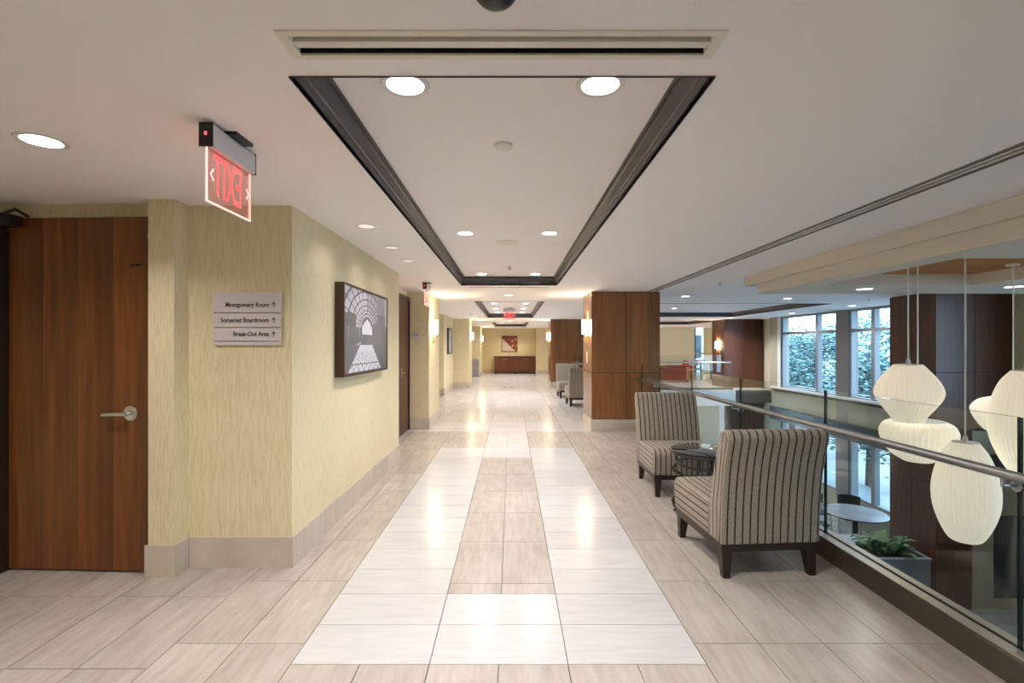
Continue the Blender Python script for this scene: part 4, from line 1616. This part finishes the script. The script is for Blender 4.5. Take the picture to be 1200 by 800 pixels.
wb = thing('waste_bin', 'tall grey bin against the third yellow pier', 'bin', (-1.62, 22.08, 0))
MB().taper_box(0, 0, 0.0, 0.72, 0.30, 0.30, 0.34, 0.34).build('body', 'bin_grey', wb)
MB().taper_box(0, 0, 0.72, 0.80, 0.35, 0.35, 0.26, 0.26).build('lid', 'bin_grey', wb)
fb = thing('floor_outlet', 'dark metal floor outlet plate in the middle of the far corridor', 'floor plate', (-0.10, 16.7, 0))
sbox(-0.18, 0.18, -0.12, 0.12, 0, 0.006).build('plate', 'dark_bronze', fb)
sbox(-0.08, 0.08, -0.05, 0.05, 0.006, 0.009).build('cover', 'steel_dark', fb)

# ------------------------------------------------------------------ lounge furniture
sofa = thing('lounge_sofa', 'brown-red leather sofa with its back to the glass railing', 'sofa', (6.30, 19.2, 0))
sbox(-0.55, 0.42, -0.42, 0.40, 0.08, 0.42).build('seat', 'brown_leather', sofa)
MB().taper_box(-0.06, -0.36, 0.42, 0.64, 0.98, 0.18, 0.94, 0.14).build('backrest', 'brown_leather', sofa)
sbox(0.42, 0.56, -0.42, 0.40, 0.06, 0.56).build('armrest', 'tan_fabric', sofa)
sbox(-0.69, -0.55, -0.42, 0.40, 0.06, 0.56).build('armrest', 'brown_leather', sofa)
for sx in (-1, 1):
    for sy in (-1, 1):
        sbox(sx * 0.55 - 0.03 - 0.06, sx * 0.55 + 0.03 - 0.06, sy * 0.35 - 0.03, sy * 0.35 + 0.03, 0, 0.08).build('leg', 'espresso', sofa)
ac = thing('lounge_armchair', 'bright red low armchair behind the brown sofa', 'armchair', (7.25, 20.9, 0))
sbox(-0.48, 0.36, -0.38, 0.38, 0.10, 0.44).build('seat', 'red_leather', ac)
MB().taper_box(0.26, 0.0, 0.44, 0.76, 0.20, 0.76, 0.14, 0.72, 0.05).build('backrest', 'red_leather', ac)
sbox(-0.48, 0.20, -0.38, -0.28, 0.44, 0.56).build('armrest', 'red_leather', ac)
sbox(-0.48, 0.20, 0.28, 0.38, 0.44, 0.56).build('armrest', 'red_leather', ac)
for sx in (-1, 1):
    for sy in (-1, 1):
        sbox(sx * 0.34 - 0.08, sx * 0.34 - 0.02, sy * 0.32 - 0.03, sy * 0.32 + 0.03, 0, 0.10).build('leg', 'espresso', ac)
lt = thing('lounge_table', 'pale square lounge table on dark legs beside the lounge column', 'table', (8.05, 20.2, 0))
sbox(-0.40, 0.40, -0.40, 0.40, 0.71, 0.75).build('table_top', 'white_laminate', lt)
for sx in (-1, 1):
    for sy in (-1, 1):
        sbox(sx * 0.34 - 0.03, sx * 0.34 + 0.03, sy * 0.34 - 0.03, sy * 0.34 + 0.03, 0, 0.71).build('leg', 'black_plastic', lt)


def cafe_chair(label, loc, rz, mat):
    c = thing('cafe_chair', label, 'chair', loc, rz)
    sbox(-0.21, 0.21, -0.20, 0.22, 0.43, 0.46).build('seat', mat, c)
    b = MB()
    for k in range(8):
        a0, a1 = R(-150 + 15 * k), R(-150 + 15 * (k + 1))
        for r_ in ((0.24, 0.255),):
            q = len(b.v)
            for (r2, a2) in ((r_[0], a0), (r_[1], a0), (r_[1], a1), (r_[0], a1)):
                for zz in (0.60, 0.82):
                    b.v.append((r2 * math.cos(a2), r2 * math.sin(a2) + 0.02, zz))
            b.face((q, q + 1, q + 7, q + 6))
            b.face((q + 2, q + 4, q + 5, q + 3))
            b.face((q + 1, q + 3, q + 5, q + 7))
            b.face((q, q + 6, q + 4, q + 2))
    b.build('backrest', mat, c)
    for sx in (-1, 1):
        MB().tube([(sx * 0.18, 0.19, 0.43), (sx * 0.20, 0.22, 0.0)], 0.011, 8).build('leg', 'steel_dark', c)
        MB().tube([(sx * 0.16, -0.18, 0.70), (sx * 0.17, -0.18, 0.43), (sx * 0.20, -0.24, 0.0)], 0.011, 8).build('leg', 'steel_dark', c)
    return c


cafe_chair('blue-grey lounge chair left of the pale square table', (7.45, 19.75, 0), R(-60), 'chair_blue')
cafe_chair('pale lounge chair behind the pale square table', (8.1, 20.85, 0), R(180), 'white_laminate')

# ------------------------------------------------------------------ lower lobby furniture
rtb = thing('lobby_table', 'round grey lobby table on a black pedestal by the lower windows', 'table', (7.42, 10.55, LOW))
MB().lathe([(0.585, 0.705), (0.60, 0.712), (0.60, 0.735), (0.585, 0.742), (0.0, 0.742)], 40).build('table_top', 'table_grey', rtb, smooth=True)
MB().lathe([(0.602, 0.713), (0.606, 0.713), (0.606, 0.734), (0.602, 0.734)], 40, cap=False).build('edge_band', 'black_plastic', rtb)
MB().lathe([(0.055, 0.03), (0.055, 0.705)], 16).build('pedestal', 'black_plastic', rtb, smooth=True)
MB().lathe([(0.32, 0.0), (0.32, 0.015), (0.06, 0.035)], 28).build('foot', 'black_plastic', rtb, smooth=True)
cafe_chair('dark lobby chair behind the round grey table', (7.2, 11.5, LOW), R(185), 'black_plastic')
cafe_chair('dark lobby chair on the window side of the round grey table', (7.85, 11.35, LOW), R(150), 'black_plastic')
cafe_chair('dark lobby chair left of the round grey table', (6.65, 10.75, LOW), R(-80), 'black_plastic')

pl = thing('planter_box', 'dark stone planter box with a leafy plant by the atrium column', 'planter', (6.34, 8.25, LOW))
pm = plate_with_holes(-0.48, 0.48, -0.30, 0.30, 0.0, 0.86, [(-0.44, 0.44, -0.26, 0.26)])
pm.build('box', 'planter_stone', pl)
sbox(-0.44, 0.44, -0.26, 0.26, 0.0, 0.82).build('soil', 'soil', pl)
rimb = plate_with_holes(-0.49, 0.49, -0.31, 0.31, 0.86, 0.875, [(-0.44, 0.44, -0.26, 0.26)])
rimb.build('rim', 'planter_pale', pl)
pl2 = thing('planter_box', 'pale-topped grey planter box beside the leafy one', 'planter', (6.05, 8.80, LOW))
sbox(-0.32, 0.32, -0.21, 0.21, 0.0, 0.84).build('box', 'planter_stone', pl2)
sbox(-0.325, 0.325, -0.215, 0.215, 0.84, 0.86).build('lid', 'planter_pale', pl2)

plant = thing('leafy_plant', 'broad-leaved green plant growing in the dark planter box', 'plant', (6.30, 8.25, LOW + 0.825))
lm = MB()
NL = 7
for i in range(NL + 1):
    t_ = i / NL
    w_ = 0.085 * math.sin(math.pi * min(1, 0.04 + t_) ** 0.8) + 0.004
    if t_ < 0.25:
        w_ = 0.006 + (w_ - 0.006) * max(0, (t_ - 0.12)) / 0.13 if t_ > 0.12 else 0.006
    xx = 0.42 * t_
    zz = 0.30 * math.sin(t_ * 1.9) - 0.02
    lm.v += [(xx, -w_, zz + 0.018), (xx, 0, zz), (xx, w_, zz + 0.018)]
for i in range(NL):
    for k in (0, 1):
        a = i * 3 + k
        lm.face((a, a + 3, a + 4, a + 1))
leaf_me = lm.mesh('leaf', 'planter_leaves', True)
for k in range(48):
    a = random.random() * 2 * math.pi
    o = link('leaf', leaf_me, plant, (random.uniform(-0.22, 0.25), random.uniform(-0.12, 0.12), random.uniform(0, 0.03)))
    o.rotation_euler = (random.uniform(-0.3, 0.3), random.uniform(-0.35, 0.55), a)
    s = random.uniform(0.5, 0.9)
    o.scale = (s, s, s)

# ------------------------------------------------------------------ outside: ground and trees
struct(sbox(8.5, 60.0, -20, 60, LOW - 0.5, LOW - 0.15).build('ground', 'concrete_out'), 'pale paving outside the windows', 'ground')


nb = thing('added_building', 'added pale building toning down the sky in the narrow lounge opening', 'building', (13.5, 34.0, LOW - 0.15))  # added to tone down the bright sky in that opening
sbox(-3.0, 3.0, 0, 4.0, 0, 9.0).build('wall', 'concrete_out', nb)
for k in range(4):
    for q in range(3):
        w_ = sbox(-2.6 + k * 1.4, -1.7 + k * 1.4, -0.05, 0.0, 1.0 + q * 2.6, 2.6 + q * 2.6).build('window', 'door_glass', nb)
        sbox(-2.65 + k * 1.4, -1.65 + k * 1.4, -0.09, -0.05, 0.9 + q * 2.6, 1.0 + q * 2.6).build('sill', 'sill_white', w_)


def tree(label, x, y, h, crown_r, z_low, n_leaf, seed):
    rng = random.Random(seed)
    zb = LOW - 0.15
    t = thing('tree', label, 'tree', (x, y, zb), group='trees outside the windows')
    tk = MB().tube([(0, 0, 0), (0.05, 0.03, h * 0.3), (-0.04, 0.05, h * 0.6), (0.02, 0, h * 0.92)], [0.11, 0.09, 0.06, 0.02], 8)
    tk.build('trunk', 'bark', t, smooth=True)
    br = MB()
    tips = []
    for k in range(22):
        z0 = z_low + (h - z_low) * rng.random() * 0.8
        a = rng.random() * 2 * math.pi
        f = 1.0 - 0.55 * (z0 - z_low) / (h - z_low)
        L = crown_r * f * rng.uniform(0.6, 1.0)
        p1 = (L * 0.5 * math.cos(a), L * 0.5 * math.sin(a), z0 + 0.3 * L)
        p2 = (L * math.cos(a), L * math.sin(a), z0 + 0.45 * L)
        br.tube([(0, 0, z0), p1, p2], [0.03, 0.02, 0.006], 5)
        tips += [p1, p2]
    br.build('branches', 'bark', t)['kind'] = 'stuff'
    lf = MB()
    for k in range(n_leaf):
        c = tips[rng.randrange(len(tips))]
        s = 0.42
        p = Vector((c[0] + rng.gauss(0, s), c[1] + rng.gauss(0, s), c[2] + rng.gauss(0, s * 0.8)))
        if p.z < 0.25:
            continue
        q = Matrix.Rotation(rng.uniform(0, 6.28), 3, 'Z') @ Matrix.Rotation(rng.uniform(-1.2, 1.2), 3, 'X')
        w_, l_ = rng.uniform(0.030, 0.055), rng.uniform(0.06, 0.11)
        b = len(lf.v)
        for (a_, b_) in ((-l_, 0), (0, -w_), (l_, 0), (0, w_)):
            lf.v.append(tuple(p + q @ Vector((a_, b_, 0))))
        lf.face((b, b + 1, b + 2, b + 3))
    lf.build('foliage', 'tree_leaves', t)['kind'] = 'stuff'
    return t


tree('leafy tree right outside the window by the atrium column', 11.2, 15.3, 4.9, 1.5, 0.8, 5600, 1)
tree('leafy tree outside the middle of the two windows', 12.4, 19.9, 5.2, 1.9, 0.9, 7000, 2)
tree('taller leafy tree behind the window pier', 19.2, 27.6, 6.6, 2.3, 1.2, 6500, 3)
tree('sparse tree outside the window by the lounge column', 13.7, 23.9, 5.6, 1.5, 1.2, 2000, 4)
tree('distant leafy tree seen beside the atrium column', 16.9, 21.4, 6.0, 2.3, 1.2, 6500, 5)
tree('distant rounded tree at the far end of the window view', 20.8, 35.0, 6.0, 2.4, 1.0, 6000, 6)
tree('added unseen leafy tree outside the atrium window bay level with the camera', 15.0, 2.6, 5.4, 2.0, 0.9, 4500, 7)  # unseen trees added beyond the extra window bays
tree('added unseen leafy tree outside the window bay nearest the lobby doors', 14.6, 7.6, 5.6, 2.0, 0.9, 4500, 8)
